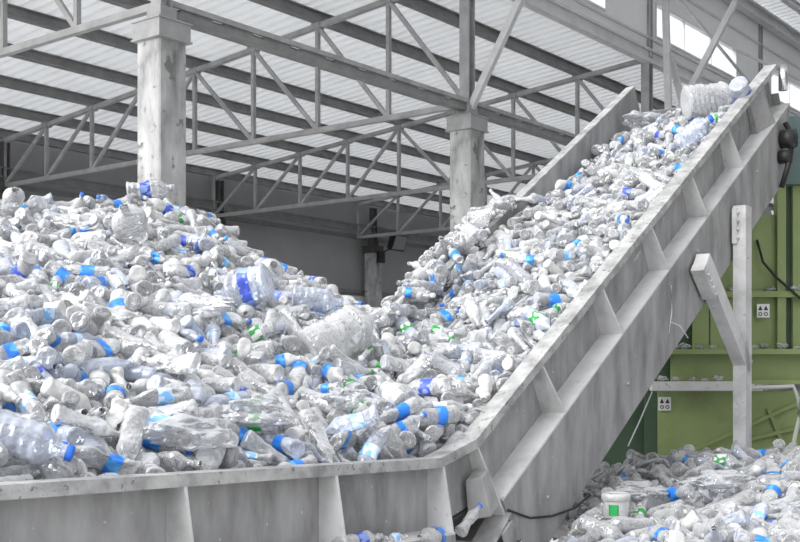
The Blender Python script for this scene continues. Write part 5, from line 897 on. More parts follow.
# columns
def column(u, v, top, htop, label, group, dark=False):
    t = empty('concrete_column', H(u, v, -EYE), label, 'column', group)
    b = MB(); s = .25
    pts = [(-s+.02,-s),(s-.02,-s),(s,-s+.02),(s,s-.02),(s-.02,s),(-s+.02,s),(-s,s-.02),(-s,-s+.02)]
    b.prism([H(u+x, v+y, -EYE) for x, y in pts], Zv*(EYE+top)); b.build('shaft', M['concrete'], t)
    st = M['steel_dark'] if dark else M['steel']
    b = MB(); c = .29
    b.box(H(u-c, v-c, top-.08), U*2*c, V*2*c, Zv*.025)
    b.box(H(u-c, v-c, top-.055), U*.02, V*2*c, Zv*.25); b.box(H(u+c-.02, v-c, top-.055), U*.02, V*2*c, Zv*.25)
    b.box(H(u-c+.02, v-c, top-.055), U*(2*c-.04), V*.02, Zv*.25); b.box(H(u-c+.02, v+c-.02, top-.055), U*(2*c-.04), V*.02, Zv*.25)
    b.box(H(u-c+.02, v-c+.02, top+.10), U*(2*c-.04), V*(2*c-.04), Zv*.04)
    for zz in (-.08, .185):
        b.box(H(u-c-.02, v-c-.02, top+zz), U*(2*c+.04), V*.02, Zv*.025); b.box(H(u-c-.02, v+c, top+zz), U*(2*c+.04), V*.02, Zv*.025)
        b.box(H(u-c-.02, v-c, top+zz), U*.02, V*2*c, Zv*.025); b.box(H(u+c, v-c, top+zz), U*.02, V*2*c, Zv*.025)
    b.build('cap_shoe', st, t)
    b = MB(); b.box(H(u-.15, v-.15, top+.14), U*.3, V*.3, Zv*.28); b.build('stub', st, t)
    b = MB(); w = .11; z0 = top+.42
    b.box(H(u-w, v-w, z0), U*.025, V*2*w, Zv*(htop-z0)); b.box(H(u+w-.025, v-w, z0), U*.025, V*2*w, Zv*(htop-z0)); b.box(H(u-w+.025, v-.02, z0), U*(2*w-.05), V*.04, Zv*(htop-z0))
    b.build('steel_post', M['steel_dark'] if dark else M['steel'], t)
    for x in (-.2, .2):
        for y in (-.2, .2):
            b = MB(); b.tube([H(u+x, v+y, top+.14), H(u+x, v+y, top+.20)], .022, 6); b.build('bolt', st, t)
    return t
cl = {-1: 'square concrete column at left, mottled, rising from the bottle heap', 0: 'square concrete column in the middle, left of the belt',
      1: 'concrete column behind the belt with a tall steel post', 2: 'farther concrete column behind the raised belt end'}
for k in range(-1, 3): column(UP[k], 0, 4.85, 10.55, cl[k], 'front row of concrete columns')
fl = {0: 'far column by the back wall at the left edge', 1: 'far column by the back wall right of the front column', 2: 'far grey concrete column carrying a black floodlight', 3: 'farthest column by the back wall, hidden by the middle column'}
for k in range(0, 4): column(k*SP+.22*k, SPAN, 4.85, 6.55, fl[k], 'back row of concrete columns', True)
# floodlight on the far column
fp = H(2*SP+.44, SPAN, 4.95)
t = empty('floodlight', fp, 'black square floodlight bracketed to the far concrete column', 'lamp')
q = fp+V*-.62+U*.35+Zv*.25
b = MB(); b.box(q-U*.35-V*.05+Zv*-.25, U*.8, V*-.22+Zv*-.10, Zv*.58+V*-.22); b.build('housing', M['black'], t)
b = MB(); b.box(q-U*.30-V*.29-Zv*.30, U*.7, V*-.015, Zv*.50+V*-.20); b.build('lamp_glass', M['glass_lamp'], t)
b = MB(); b.box(fp+V*-.30-U*.15-Zv*.55, U*.45, V*-.05, Zv*.42); b.bar(fp+V*-.34-Zv*.2, q-V*.1-Zv*.2, .08, .05); b.build('bracket', M['black'], t)

# ------------------------------------------------------------------ the conveyor (t along, w across to the left, z above the eye)
ca, ti = R(35.5), R(31.5)
Dv = Vector((math.sin(ca), math.cos(ca), 0)); Wv = Vector((-math.cos(ca), math.sin(ca), 0))
K = Vector((76/F*5.5, 5.5, EYE-64/F*5.5))
Sv = Dv*math.cos(ti)+Zv*math.sin(ti); Nv = -Dv*math.sin(ti)+Zv*math.cos(ti)
SE = 5.36                       # length of the incline
def cv(s, w, n): return K+Sv*s+Wv*w+Nv*n
T1, Z1 = -.311, -.0727
# path of the rim in (t, z): trough, kink, incline
PATH = [(-3.9, Z1+3.589*.025), (T1, Z1), (0, 0), (SE*math.cos(ti), SE*math.sin(ti))]
def frames():
    out = []
    for i, (t, z) in enumerate(PATH):
        ds = []
        if i: ds.append(Vector((t-PATH[i-1][0], z-PATH[i-1][1])).normalized())
        if i < len(PATH)-1: ds.append(Vector((PATH[i+1][0]-t, PATH[i+1][1]-z)).normalized())
        n = sum((Vector((-d.y, d.x)) for d in ds), Vector((0,0))).normalized()
        n = n/abs(n.dot(Vector((-ds[0].y, ds[0].x))))
        out.append((t, z, n))
    return out
FR = frames()
def cpt(i, w, n):
    t, z, nn = FR[i]; return K+Dv*(t+nn.x*n)+Wv*w+Zv*(z+nn.y*n)
def strip(mb, poly, ids): mb.sweep([[cpt(i, w, n) for w, n in poly] for i in ids])
root = empty('belt_conveyor', Vector((K.x, K.y, 0)), 'grey steel belt conveyor: long trough kinking up to a steep ribbed incline', 'conveyor')
def rect(w0, w1, n0, n1): return [(w0,n0),(w1,n0),(w1,n1),(w0,n1)]
WID = 1.29
LO = -.335; SB = -.80
b = MB(); strip(b, rect(-.005,.095,-.012,0), (0,1,2,3)); strip(b, rect(-.005,.012,-.045,-.012), (0,1,2,3)); b.build('near_rim', M['rim'], root)
b = MB(); strip(b, rect(.083,.095,-.70,-.012), (0,1)); strip(b, rect(.083,.095,-.34,-.012), (1,2,3)); b.build('near_wall', M['zinc'], root)
b = MB(); strip(b, rect(WID-.07,WID+.005,-.012,0), (1,2,3)); strip(b, rect(WID-.012,WID+.005,-.045,-.012), (1,2,3)); b.build('far_rim', M['rim'], root)
b = MB(); strip(b, rect(WID-.07,WID-.058,-.34,-.012), (0,1,2,3)); b.build('far_wall', M['zinc'], root)
b = MB(); strip(b, rect(.071,WID-.071,-.36,-.345), (0,1,2,3)); b.build('belt', M['belt'], root)
# ledge and stringer of the incline
def inc(mb, poly, s0, s1, cut0=0, cut1=0): mb.sweep([[cv(s0+(n-LO)*cut0, w, n) for w, n in poly], [cv(s1+(n-LO)*cut1, w, n) for w, n in poly]])
b = MB(); inc(b, rect(-.055,.095,LO-.012,LO), -.02, SE); b.build('near_ledge', M['rib'], root)
b = MB(); inc(b, rect(-.055,-.043,SB,LO-.012), -.02, SE, 0, .85); inc(b, rect(-.055,.05,SB-.012,SB), -.02, SE-.42); b.build('near_stringer', M['zinc'], root)
b = MB(); inc(b, rect(WID+.043,WID+.055,SB,LO-.012), -.02, SE, 0, .85); inc(b, rect(WID-.07,WID+.055,LO-.012,LO), -.02, SE); b.build('far_stringer', M['zinc'], root)
b = MB(); inc(b, rect(-.04,WID+.04,SB+.05,SB+.065), .1, SE-.45); b.build('underside_plate', M['zinc'], root)
# trough ledge and lower skirt
b = MB(); b.sweep([[cpt(i, w, n) for w, n in rect(-.06,.095,LO-.012,LO)] for i in (0,1)]); b.build('trough_ledge', M['rib'], root)
b = MB(); b.sweep([[cpt(i, w, n) for w, n in rect(-.06,-.048,-1.0,LO-.012)] for i in (0,1)]); b.build('trough_skirt', M['zinc'], root)
# ribs: tapered fins from under the rim out to the ledge
def rib(fn, s, th=.012, top=-.03, bot=LO, wt=-.002, wb=-.055, flange=True, foot=.0):
    mb = MB()
    mb.hexa([fn(s-th/2,.085,bot), fn(s+th/2,.085,bot), fn(s+th/2,wb,bot), fn(s-th/2,wb,bot), fn(s-th/2,.085,top), fn(s+th/2,.085,top), fn(s+th/2,wt,top), fn(s-th/2,wt,top)])
    return mb
for s in (.75, 1.60, 2.42, 3.21, 4.05): rib(cv, s).build('rib', M['rib'], root)
mb = rib(cv, 4.92); mb.hexa([cv(4.72,.08,LO), cv(4.91,.08,LO), cv(4.91,-.05,LO), cv(4.72,.03,LO), cv(4.74,.08,-.04), cv(4.91,.08,-.04), cv(4.91,-.0,-.04), cv(4.74,.05,-.04)]); mb.build('rib', M['zinc'], root)
def tr(s, w, n):    # trough frame: s is the (negative) distance along t
    k = (s-PATH[0][0])/(T1-PATH[0][0]); return K+Dv*s+Wv*w+Zv*(PATH[0][1]+(Z1-PATH[0][1])*k+n)
for s in (-.285, -1.07, -1.90, -2.72, -3.5): rib(tr, s, .014).build('rib', M['rib'], root)
# kink: raked end plate, folded box and foot brackets
mb = MB()
def kk(s, w, n): return cv(s, w, n)
mb.hexa([kk(-.05,.06,-.5), kk(-.035,.06,-.5), kk(-.035,-.06,-.5), kk(-.05,-.06,-.5), kk(-.012,.06,-.03), kk(0,.06,-.03), kk(0,0,-.03), kk(-.012,0,-.03)])
mb.build('rib', M['rib'], root)
mb = MB(); mb.hexa([kk(-.20,.05,-.34), kk(-.06,.05,-.34), kk(-.06,-.06,-.34), kk(-.16,-.06,-.34), kk(-.12,.05,-.16), kk(-.02,.05,-.16), kk(-.02,-.03,-.16), kk(-.09,-.03,-.16)])
mb.build('folded_bracket', M['zinc'], root, bevel=.006)
mb = MB(); mb.hexa([kk(-.30,.05,-.47), kk(-.02,.05,-.43), kk(-.02,-.08,-.43), kk(-.30,-.08,-.47), kk(-.30,.05,-.455), kk(-.02,.05,-.415), kk(-.02,-.08,-.415), kk(-.30,-.08,-.455)])
mb.hexa([kk(-.16,-.08,-.62), kk(-.05,-.08,-.62), kk(-.05,-.095,-.62), kk(-.16,-.095,-.62), kk(-.16,-.08,-.44), kk(-.05,-.08,-.44), kk(-.05,-.095,-.44), kk(-.16,-.095,-.44)])
mb.build('foot_plate', M['zinc'], root, bevel=.004)
# bolts and the belt-end gear
for (s, n) in ((.35,-.60),(1.5,-.62),(2.9,-.45),(3.7,-.60),(4.3,-.48)):
    mb = MB(); mb.tube([cv(s,-.054,n), cv(s,-.066,n)], .013, 6); mb.build('bolt', M['rim'], root)
mb = MB(); mb.tube([cv(4.98,-.06,-.50), cv(4.98,-.17,-.50)], .075, 16); mb.tube([cv(4.86,-.06,-.60), cv(4.86,-.15,-.60)], .055, 12); mb.tube([cv(5.08,-.08,-.40), cv(5.02,-.14,-.52), cv(4.8,-.13,-.66), cv(4.72,-.08,-.80)], .022, 8)
mb.build('drive_motor', M['black'], root)
mb = MB(); mb.tube([cv(SE-.0,-.05,-.02), cv(SE-.0,-.05,-.02)-Zv*.20], .035, 14); mb.build('bearing_housing', M['chrome'], root)
mb = MB(); mb.box(cv(SE-.01,.02,-.34), Sv*.012, Wv*(WID-.04), Nv*.1); mb.build('end_plate', M['zinc'], root)
# support posts bolted to the stringer
def stp(x, y, w=-.07):      # point of the stringer's outer plane on a pixel ray
    r = Vector(((x-400)/F, 1, (375-y)/F)); P0 = Vector((0,0,EYE)); q = K+Wv*w
    k = (q-P0).dot(Wv)/r.dot(Wv); return P0+r*k
pt, pb = stp(736, 207, -.075), stp(742, 440, -.075)
foot = Vector((pt.x, pt.y, 0))
ax = (Dv*1).normalized(); ay = -Wv
def post(mb, a, c, wid, dep):
    a, c = Vector(a), Vector(c); d = (c-a).normalized(); x = d.cross(ay).normalized(); th = .012
    for o in (-wid/2, wid/2-th):
        mb.hexa([a+x*o, a+x*(o+th), a+x*(o+th)+ay*dep, a+x*o+ay*dep, c+x*o, c+x*(o+th), c+x*(o+th)+ay*dep, c+x*o+ay*dep])
    mb.hexa([a-x*wid/2+ay*dep, a+x*wid/2+ay*dep, a+x*wid/2+ay*(dep+th), a-x*wid/2+ay*(dep+th), c-x*wid/2+ay*dep, c+x*wid/2+ay*dep, c+x*wid/2+ay*(dep+th), c-x*wid/2+ay*(dep+th)])
mb = MB(); post(mb, foot, pt, .125, .08); po = mb.build('support_post', M['rib'], root)
mb = MB(); mb.box(pt-ax*.085-Zv*.27, ax*.03, ay*.035, Zv*.25)
for k in range(4): mb.tube([pt-ax*.082-Zv*(.05+.06*k)+ay*.035, pt-ax*.082-Zv*(.05+.06*k)+ay*.048], .012, 6)
mb.build('bolted_flange', M['rib'], po.parent)
d0 = stp(695, 262, -.075); d1 = Vector((foot.x, foot.y, stp(741, 362, -.075).z))
mb = MB(); post(mb, d1-(d0-d1)*.06, d0, .12, .08); mb.bar(d0-ay*.0+(d0-d1).normalized()*.006, d0+ay*.09+(d0-d1).normalized()*.006, .12, .012, up=(d0-d1).normalized()); mb.build('support_brace', M['rib'], root)
mb = MB()
dd = (d1-d0).normalized(); xx = dd.cross(ay).normalized()
for k in range(4): mb.tube([d0+dd*(.05+.06*k)+xx*.075+ay*.09, d0+dd*(.05+.06*k)+xx*.075+ay*.105], .013, 6)
mb.box(d0-dd*.02+xx*.05+ay*.0, dd*.28, xx*.05, ay*.09); mb.build('bolted_flange', M['rib'], root)
# stray wire dangling along the stringer
def cvp(x, y, w=-.062): return stp(x, y, w)
mb = MB(); mb.tube([cvp(671,285), cvp(672,310), cvp(669,335), cvp(671,322), cvp(680,326,-.09), cvp(688,338,-.12)], .004, 6)
tag(mb.build('wire', M['cord']), 'thin tan wire dangling from a crack in the conveyor side', 'wire')
mb = MB(); mb.tube([cvp(508,510), cvp(530,518), cvp(552,516), cvp(575,508), cvp(590,495,-.02)], .006, 6)
tag(mb.build('cable', M['black']), 'thin dark cable tied around the foot of the incline', 'cable')
mb = MB(); mb.tube([cvp(652,392,.0), cvp(640,420,.0), cvp(628,446,.0)], .005, 6)
tag(mb.build('cord', M['cord']), 'taut white cord beneath the conveyor by the green press', 'cord')

# ------------------------------------------------------------------ green baling press behind the incline
MY = 9.75
def mp(x, y, d=MY): return Vector(((x-400)/F*d, d, EYE+(375-y)/F*d))
press = empty('baling_press', (mp(740,0).x, MY+.6, 0), 'large green painted baling press behind the conveyor posts', 'machine')
def face(x0, x1, y0, y1, d, dep, name, mat, bev=0):
    mb = MB(); a = mp(x0, y1, d); c = mp(x1, y0, d); mb.box(a, (c.x-a.x,0,0), (0,dep,0), (0,0,c.z-a.z)); return mb.build(name, mat, press, bevel=bev)
def to_floor(x0, x1, y0, d, dep, name, mat):
    mb = MB(); a = mp(x0, y0, d); c = mp(x1, y0, d); mb.box((a.x,d,0), (c.x-a.x,0,0), (0,dep,0), (0,0,a.z)); return mb.build(name, mat, press)
for (x0, x1) in ((694,709),(710.5,777),(793,830)): face(x0, x1, {694:300,710.5:215,793:186}[x0], 349, MY, .06, 'upper_panel', M['green'])
face(777.5, 786, 184, 349, MY-.06, .1, 'panel_stile', M['green'])
face(786.5, 792, 186, 349, MY+.05, .06, 'dark_seam', M['green_dark'])
to_floor(600, 694, 300, MY+.1, .06, 'recess_panel', M['green_dark'])  # shade beneath the conveyor is painted into this panel's tone
face(786, 850, 116, 184, MY-.1, .4, 'hopper', M['teal'])
face(676, 840, 291, 297, MY-.085, .085, 'flange', M['green'])
face(655, 840, 349, 354, MY-.16, .16, 'flange', M['green'])
face(672, 840, 354, 382, MY-.02, .06, 'middle_panel', M['green'])
face(652, 742, 381.5, 391, MY-.20, .10, 'cross_beam', M['rib'], .006)
face(742, 840, 380, 384, MY-.14, .12, 'flange', M['green'])
to_floor(658, 850, 391, MY-.04, .06, 'lower_panel', M['green'])
to_floor(645, 658, 391, MY-.02, .03, 'lower_stile', M['green_dark'])
for (xx0, yy0, xx1, yy1) in ((690,452,800,402),(768,408,784,446),(748,440,812,424)):
    mb = MB(); mb.bar(mp(xx0,yy0,MY-.055-xx0*.00002), mp(xx1,yy1,MY-.055-xx0*.00002), .03, .012, up=(0,1,0)); mb.build('weld_strip', M['green'], press)
for (x, xa) in ((757,304),(658.5,397)):
    s = face(x, x+12.5, xa, xa+13.5, MY-.07 if x > 700 else MY-.055, .008, 'warning_sign', M['white'])
    for i in range(2):
        mb = MB(); d_ = (MY-.07 if x > 700 else MY-.055)-.004
        a = mp(x+1.2+5.6*i, xa+6.2, d_); c = mp(x+5.6+5.6*i, xa+1.6, d_)
        mb.prism([(a.x, d_, a.z), (c.x, d_, a.z), ((a.x+c.x)/2, d_, c.z)], (0,.003,0)); o = mb.build('pictogram', M['ink'], press); o.parent = s
        mb = MB(); a = mp(x+1.4+5.6*i, xa+12, d_); c = mp(x+5.4+5.6*i, xa+8, d_); cx, cz = (a.x+c.x)/2, (a.z+c.z)/2; r_ = (c.x-a.x)/2
        for r0, r1, mm in ((r_, r_*.62, 0),):
            n = 18; vs = []
            for k in range(n):
                cc, ss = math.cos(2*PI*k/n), math.sin(2*PI*k/n)
                vs += [(cx+r0*cc,d_,cz+r0*ss),(cx+r1*cc,d_,cz+r1*ss),(cx+r0*cc,d_+.003,cz+r0*ss),(cx+r1*cc,d_+.003,cz+r1*ss)]
            fs = []
            for k in range(n):
                A, B = 4*k, 4*((k+1)%n)
                fs += [(A,A+1,B+1,B),(A+2,B+2,B+3,A+3),(A,B,B+2,A+2),(A+1,A+3,B+3,B+1)]
            mb.add(vs, fs)
        o = mb.build('pictogram', M['ink'], press); o.parent = s
    for ch in s.children: ch.matrix_parent_inverse = Matrix()
mb = MB(); mb.tube([mp(757,240,MY-.03), mp(763,262,MY-.08), mp(776,277,MY-.1), mp(800,298,MY-.1), mp(840,320,MY-.1)], .011, 8)
tag(mb.build('cable', M['black']), 'black cable drooping across the upper green press panel', 'cable')
mb = MB(); mb.tube([mp(742,388,MY-.25), mp(775,387,MY-.25), mp(793,386,MY-.25), mp(798,398,MY-.25), mp(799,420,MY-.25), mp(794,440,MY-.25), mp(793,470,MY-.25)], .018, 8)
tag(mb.build('hose', M['hose']), 'pale hose running along the green press and bending down at right edge', 'hose')
# litter lying on the ledges of the press
qs = random.Random(9); LEDGE = [('upper ledge', 291, MY-.085, [696,735,768,772,797]), ('middle ledge', 349, MY-.16, [676,684,700,712,755,764,783,796]), ('lower beam', 381.5, MY-.20, [662,676,693,705,719])]
side = ['leftmost bit', 'second bit from the left', 'third bit from the left', 'fourth bit from the left', 'fifth bit from the left', 'sixth bit from the left', 'seventh bit from the left', 'rightmost bit']
for nm, yy, dd, xs in LEDGE:
    for i, xx in enumerate(xs):
        bm = bmesh.new(); bmesh.ops.create_icosphere(bm, subdivisions=3, radius=1); sz = qs.uniform(.022,.045)
        for vv in bm.verts:
            k = .55+1.1*abs(noise.noise(vv.co*1.9+Vector((xx,yy,0)))); vv.co = Vector((vv.co.x*k*sz*qs.uniform(1.3,1.4), vv.co.y*k*sz*.8, vv.co.z*k*sz*.62))
        lo = min(vv.co.z for vv in bm.verts)
        me = bpy.data.meshes.new('plastic_scrap'); bm.to_mesh(me); bm.free(); me.materials.append(M['pet0'] if i % 3 == 1 else M['zinc'] if i % 3 else M['film'])
        o = bpy.data.objects.new('plastic_scrap', me); C.objects.link(o); p_ = mp(xx, yy, dd+.05); p_.z -= lo-.002; p_.z = mp(xx, yy, dd).z-lo; o.location = p_
        w_ = side[i] if i < len(xs)-1 else 'rightmost bit'
        tag(o, f'small crumpled scrap on the {nm} of the green press, {w_}', 'scrap', 'plastic scraps on the press ledges')

# ------------------------------------------------------------------ plastic bottles
TYPES = [(.034,.205), (.046,.295), (.041,.245), (.029,.165)]
class Crush:
    """one fixed way a bottle is bent, squashed and dented; the cap and the label follow the same shape"""
    def __init__(s, seed, r, L, amt):
        q = random.Random(seed); s.r, s.L = r, L
        s.k = amt*q.uniform(.45,.85); s.kc = q.uniform(.3,.65)*L; s.kw = q.uniform(.22,.4)*L
        s.bend = amt*q.uniform(-.22,.22)*L*1.2; s.bend2 = amt*q.uniform(-.10,.10)*L; s.tw = amt*q.uniform(-1.3,1.3)
        s.d = [(q.uniform(.1,.75)*L, q.uniform(0,2*PI), q.uniform(.15,.55)*(.25+amt), q.uniform(.05,.16)*L, q.uniform(.35,.8)) for _ in range(int(2+amt*9))]
        s.ph = [q.uniform(0,6.3) for _ in range(6)]; s.cr = .015+.07*amt; s.ax = q.uniform(0,PI)
        s.short = 1-.12*amt*q.random()
    def __call__(s, z, th, r):
        L = s.L; body = 1/(1+math.exp((z-.78*L)/(.03*L))); f = 1.
        for dz, dt, a, sz, st in s.d:
            dd = (th-dt+PI) % (2*PI)-PI
            e = math.sqrt(((z-dz)/sz)**2+(dd/st)**2); f -= a*math.exp(-e**1.5)*body
        f += s.cr*body*(abs(math.sin(2.5*th+z/L*11+s.ph[0]))-.6+.7*abs(math.sin(1.5*th-z/L*17+s.ph[1]))-.4)
        rr = r*max(f, .12); k = s.k*math.exp(-((z-s.kc)/s.kw)**2)*body
        t2 = th+s.tw*(z/L-.5); x, y = rr*math.cos(t2-s.ax), rr*math.sin(t2-s.ax)
        x *= 1-k; y *= 1+.38*k
        x, y = x*math.cos(s.ax)-y*math.sin(s.ax), x*math.sin(s.ax)+y*math.cos(s.ax)
        u = z/L-.5
        return (x+s.bend*(u*u-.08), y+s.bend2*(u*u*u*3), (z-.5*L)*s.short)
def ring_mesh(mb, prof, fn, n, mi=0, close=True):
    vs, fs = [], []
    for z, r in prof:
        vs += [fn(z, 2*PI*k/n, r) for k in range(n)]
    for i in range(len(prof)-1):
        for k in range(n): fs.append((i*n+k, i*n+(k+1)%n, (i+1)*n+(k+1)%n, (i+1)*n+k))
    if close: fs += [tuple(range(n-1,-1,-1)), tuple((len(prof)-1)*n+k for k in range(n))]
    mb.add(vs, fs, mi, True)
NECK = .0125
def body_profile(r, L, style, seg):
    out = [(.012*L,.02*r),(.004*L,.45*r),(0,.70*r),(.008*L,.86*r),(.03*L,.97*r),(.055*L,r)]
    for i in range(1, seg+1):
        q = i/seg; z = (.055+.56*q)*L; rr = r
        if style == 0: rr = r*(1-.035*(.5-.5*math.cos(q*2*PI*6)) if not .45 < q < .95 else .975)
        elif style == 1: rr = r*(1-.05*(.5-.5*math.cos(q*2*PI*9)))*(1-.10*math.exp(-((q-.5)/.16)**2))
        else: rr = r*(.98 if .4 < q < .9 else 1-.02*(i%2))
        out.append((z, rr))
    n = 6
    for i in range(1, n+1):
        q = i/n; out.append(((.615+.25*q)*L, r+(NECK-r)*(.5-.5*math.cos(q*PI))))
    out += [(.905*L,NECK),(.91*L,NECK*1.32),(.922*L,NECK*1.32),(.927*L,NECK),(.985*L,NECK*.98)]
    return out
def cap_profile(L): return [(.930*L,.2*NECK),(.930*L,NECK*1.18),(.938*L,NECK*1.22),(.992*L,NECK*1.20),(L,NECK*1.05),(L,.2*NECK)]
def label_profile(r, L, style):
    a, c = ((.315,.56),(.24,.42),(.29,.53))[style]; m = 7
    return [((a+(c-a)*i/m)*L, r*1.012) for i in range(m+1)]
AMT = [.12,.35,.6,.8,.95,1.1,.7,.5]
NVAR = 8
VAR = {}
def variant(ty, v):
    r, L = TYPES[ty]; style = (ty+v) % 3; fn = Crush(ty*97+v*13+5, r, L, AMT[v]); return r, L, style, fn
def hi_meshes(ty, v):
    if (ty, v) not in VAR:
        r, L, st, fn = variant(ty, v)
        a = MB(); ring_mesh(a, body_profile(r, L, st, 24), fn, 22, close=False)
        c = MB(); ring_mesh(c, cap_profile(L), fn, 14)
        l = MB(); ring_mesh(l, label_profile(r, L, st), fn, 22, close=False)
        VAR[(ty, v)] = (a.mesh('bottle_body', [M['pet0']]), c.mesh('cap', [CAPM[1]]), l.mesh('label', [LABM[1]]))
    return VAR[(ty, v)]
LO_ = {}
def lo_arrays(ty, v):
    if (ty, v) not in LO_:
        r, L, st, fn = variant(ty, v); out = []
        for prof, n, cl in ((body_profile(r, L, st, 8), 12, False), (cap_profile(L), 8, True), (label_profile(r, L, st)[::2]+[label_profile(r, L, st)[-1]], 12, False)):
            mb = MB(); ring_mesh(mb, prof, fn, n, close=cl); out.append((np.array(mb.v), mb.f))
        LO_[(ty, v)] = out
    return LO_[(ty, v)]
def orient(d, roll):
    d = Vector(d).normalized(); q = d.to_track_quat('Z', 'Y'); return (q.to_matrix() @ Matrix.Rotation(roll, 3, 'Z'))
def mat_slot(o, m):
    o.material_slots[0].link = 'OBJECT'; o.material_slots[0].material = m
def jug_profile(r, L, big):
    out = [(.02*L,.02*r),(.0,.6*r),(.01*L,.85*r),(.035*L,r)]
    m = 26
    for i in range(1, m+1):
        q = i/m; out.append(((.035+.60*q)*L, r*(1-.055*(.5-.5*math.cos(q*2*PI*(7 if big else 5))))))
    for i in range(1, 8):
        q = i/7; out.append(((.635+.24*q)*L, r+(.024-r)*(.5-.5*math.cos(q*PI))))
    out += [(.915*L,.024),(.92*L,.029),(.93*L,.029),(.935*L,.023),(.985*L,.023)]
    return out
SV, SF, SM = [], [], []; soff = 0
STM = [M['pet0'],M['pet1'],M['pet2']]+[CAPM[i] for i in range(1,6)]+[LABM[i] for i in range(1,6)]
for i, (x, y, z, head, pitch, code) in enumerate(BOTTLES):
    ty, v, tint, cap, lab = code//10000, code//1000 % 10, code//100 % 10, code//10 % 10, code % 10
    loc = Vector((x/1000, y/1000, z/1000+EYE)); cp = math.cos(R(pitch))
    rot = orient((cp*math.cos(R(head)), cp*math.sin(R(head)), math.sin(R(pitch))), (i*2.39996) % (2*PI))
    if i < NI:
        hb, hc, hl = hi_meshes(ty, v)
        o = bpy.data.objects.new('plastic_bottle', hb); C.objects.link(o)
        o.matrix_world = Matrix.Translation(loc) @ rot.to_4x4()
        mat_slot(o, STM[tint]); tag(o, LABELS[i] if i < len(LABELS) else 'clear plastic bottle', 'bottle', 'plastic bottles lying at the front of the heaps')
        if cap:
            c = bpy.data.objects.new('cap', hc); C.objects.link(c); c.parent = o; mat_slot(c, CAPM[cap])
        if lab:
            c = bpy.data.objects.new('label', hl); C.objects.link(c); c.parent = o; mat_slot(c, LABM[lab])
    else:
        parts = lo_arrays(ty, v); rm = np.array(rot); lv = np.array(loc)
        for (vs, fs), mi in ((parts[0], tint), (parts[1], 2+cap if cap else -1), (parts[2], 7+lab if lab else -1)):
            if mi < 0: continue
            SV.append(vs @ rm.T+lv); SF += [tuple(k+soff for k in f) for f in fs]; SM += [mi]*len(fs); soff += len(vs)
# the body of each heap under its top bottles: crumpled plastic, lumpy
def conv_tw(x, y): a, c = x-K.x, y-K.y; return a*Dv.x+c*Dv.y, a*Wv.x+c*Wv.y
RIDGE = [(-400,196,7.6),(-100,192,8.0),(0,190,8.2),(60,187,8.4),(130,181,8.6),(170,185,8.6),(215,208,8.4),(240,231,8.3),(275,248,8.1),(330,274,7.7),(365,292,7.4),(395,301,7.2),(480,330,7.0)]
def lerp_table(tab, q, c):
    if q <= tab[0][0]: return tab[0][c]
    for a, b_ in zip(tab, tab[1:]):
        if q <= b_[0]: return a[c]+(b_[c]-a[c])*(q-a[0])/(b_[0]-a[0])
    return tab[-1][c]
def rim_z(t): return K.z-EYE+(math.tan(ti)*t if t > 0 else (t/T1*Z1 if t > T1 else Z1+(t-T1)*-.025))
def heap_z(x, y):       # slope of the big heap from the trough rim up to its ridge
    p = min(max(400+F*x/max(y, .5), -400), 440); k = (p-400)/F
    x0, y0 = K.x+Wv.x*.08, K.y+Wv.y*.08
    t = (k*y0-x0)/(Dv.x-k*Dv.y); d0 = y0+Dv.y*t; z0 = rim_z(min(t, -.2))+.02
    d1 = lerp_table(RIDGE, p, 2); z1 = (375-lerp_table(RIDGE, p, 1))/F*d1-.03; q = (y-d0)/(d1-d0)
    if q > 1: return z1-(y-d1)*.55
    q = max(q, 0); return z0+(z1-z0)*q+.4*q*(1-q)
def belt_z(t, w_):      # the load on the incline, sinking below the far wall towards the top
    s = t/math.cos(ti); fe = min(max((s-2.6)/2.4, 0), 1); f = min(max((w_-.08)/1.15, 0), 1)
    return rim_z(max(t, 0))+(math.tan(ti)*min(t, 0))+(.055-.05*min(max((s-2)/2, 0), 1))*math.sin(PI*min(max(f, .08), .92))+(.03*(1-fe)-.27*fe)*f-.05*(1-f)
CREST = [(500,480),(560,472),(620,463),(660,457),(700,452),(740,449),(800,446),(900,446)]
def low_z(x, y):
    z = (375-lerp_table(CREST, 400+F*x/y, 1))/F*8.3+(y-8.3)*(.078 if y < 8.3 else -.3)+.08
    return z-(4.9-y)*.8 if y < 4.9 else z
def main_z(x, y):
    t, w_ = conv_tw(x, y); p = 400+F*x/y; d1 = lerp_table(RIDGE, p, 2)
    if .1 < w_ < 1.2 and -3.5 < t < 4.5: return max(heap_z(x, y), belt_z(t, w_) if t > -.4 else -9)
    if w_ >= 1.2 and y < d1+2.2 and -260 < p < 560 and (w_ > 1.4 or t < .3):
        h = heap_z(x, y); return h if h > -1.9 else None
    return None
def side_z(x, y):
    t, w_ = conv_tw(x, y); p = 400+F*x/y
    return low_z(x, y) if -2.8 < w_ < (-.1 if t < 1.2 else .9) and 470 < p < 900 and y < 9.55 else None
def mound(fn, x0, x1, y0, y1, mi, st=.07):
    global soff
    q = random.Random(3); idx = {}; pts = []; fs = []
    for a in range(int((x1-x0)/st)):
        for c in range(int((y1-y0)/st)):
            x, y = x0+a*st, y0+c*st; h = fn(x, y)
            if h is None: continue
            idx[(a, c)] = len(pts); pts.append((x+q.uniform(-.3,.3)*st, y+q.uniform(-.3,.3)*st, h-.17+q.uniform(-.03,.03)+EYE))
    for (a, c) in idx:
        r_ = [(a,c),(a+1,c),(a+1,c+1),(a,c+1)]
        if all(k in idx for k in r_): fs.append(tuple(idx[k]+soff for k in r_))
    SV.append(np.array(pts)); SF.extend(fs); SM.extend([mi]*len(fs)); soff += len(pts)
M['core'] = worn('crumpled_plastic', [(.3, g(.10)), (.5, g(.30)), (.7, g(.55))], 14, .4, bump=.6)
STM.append(M['core'])
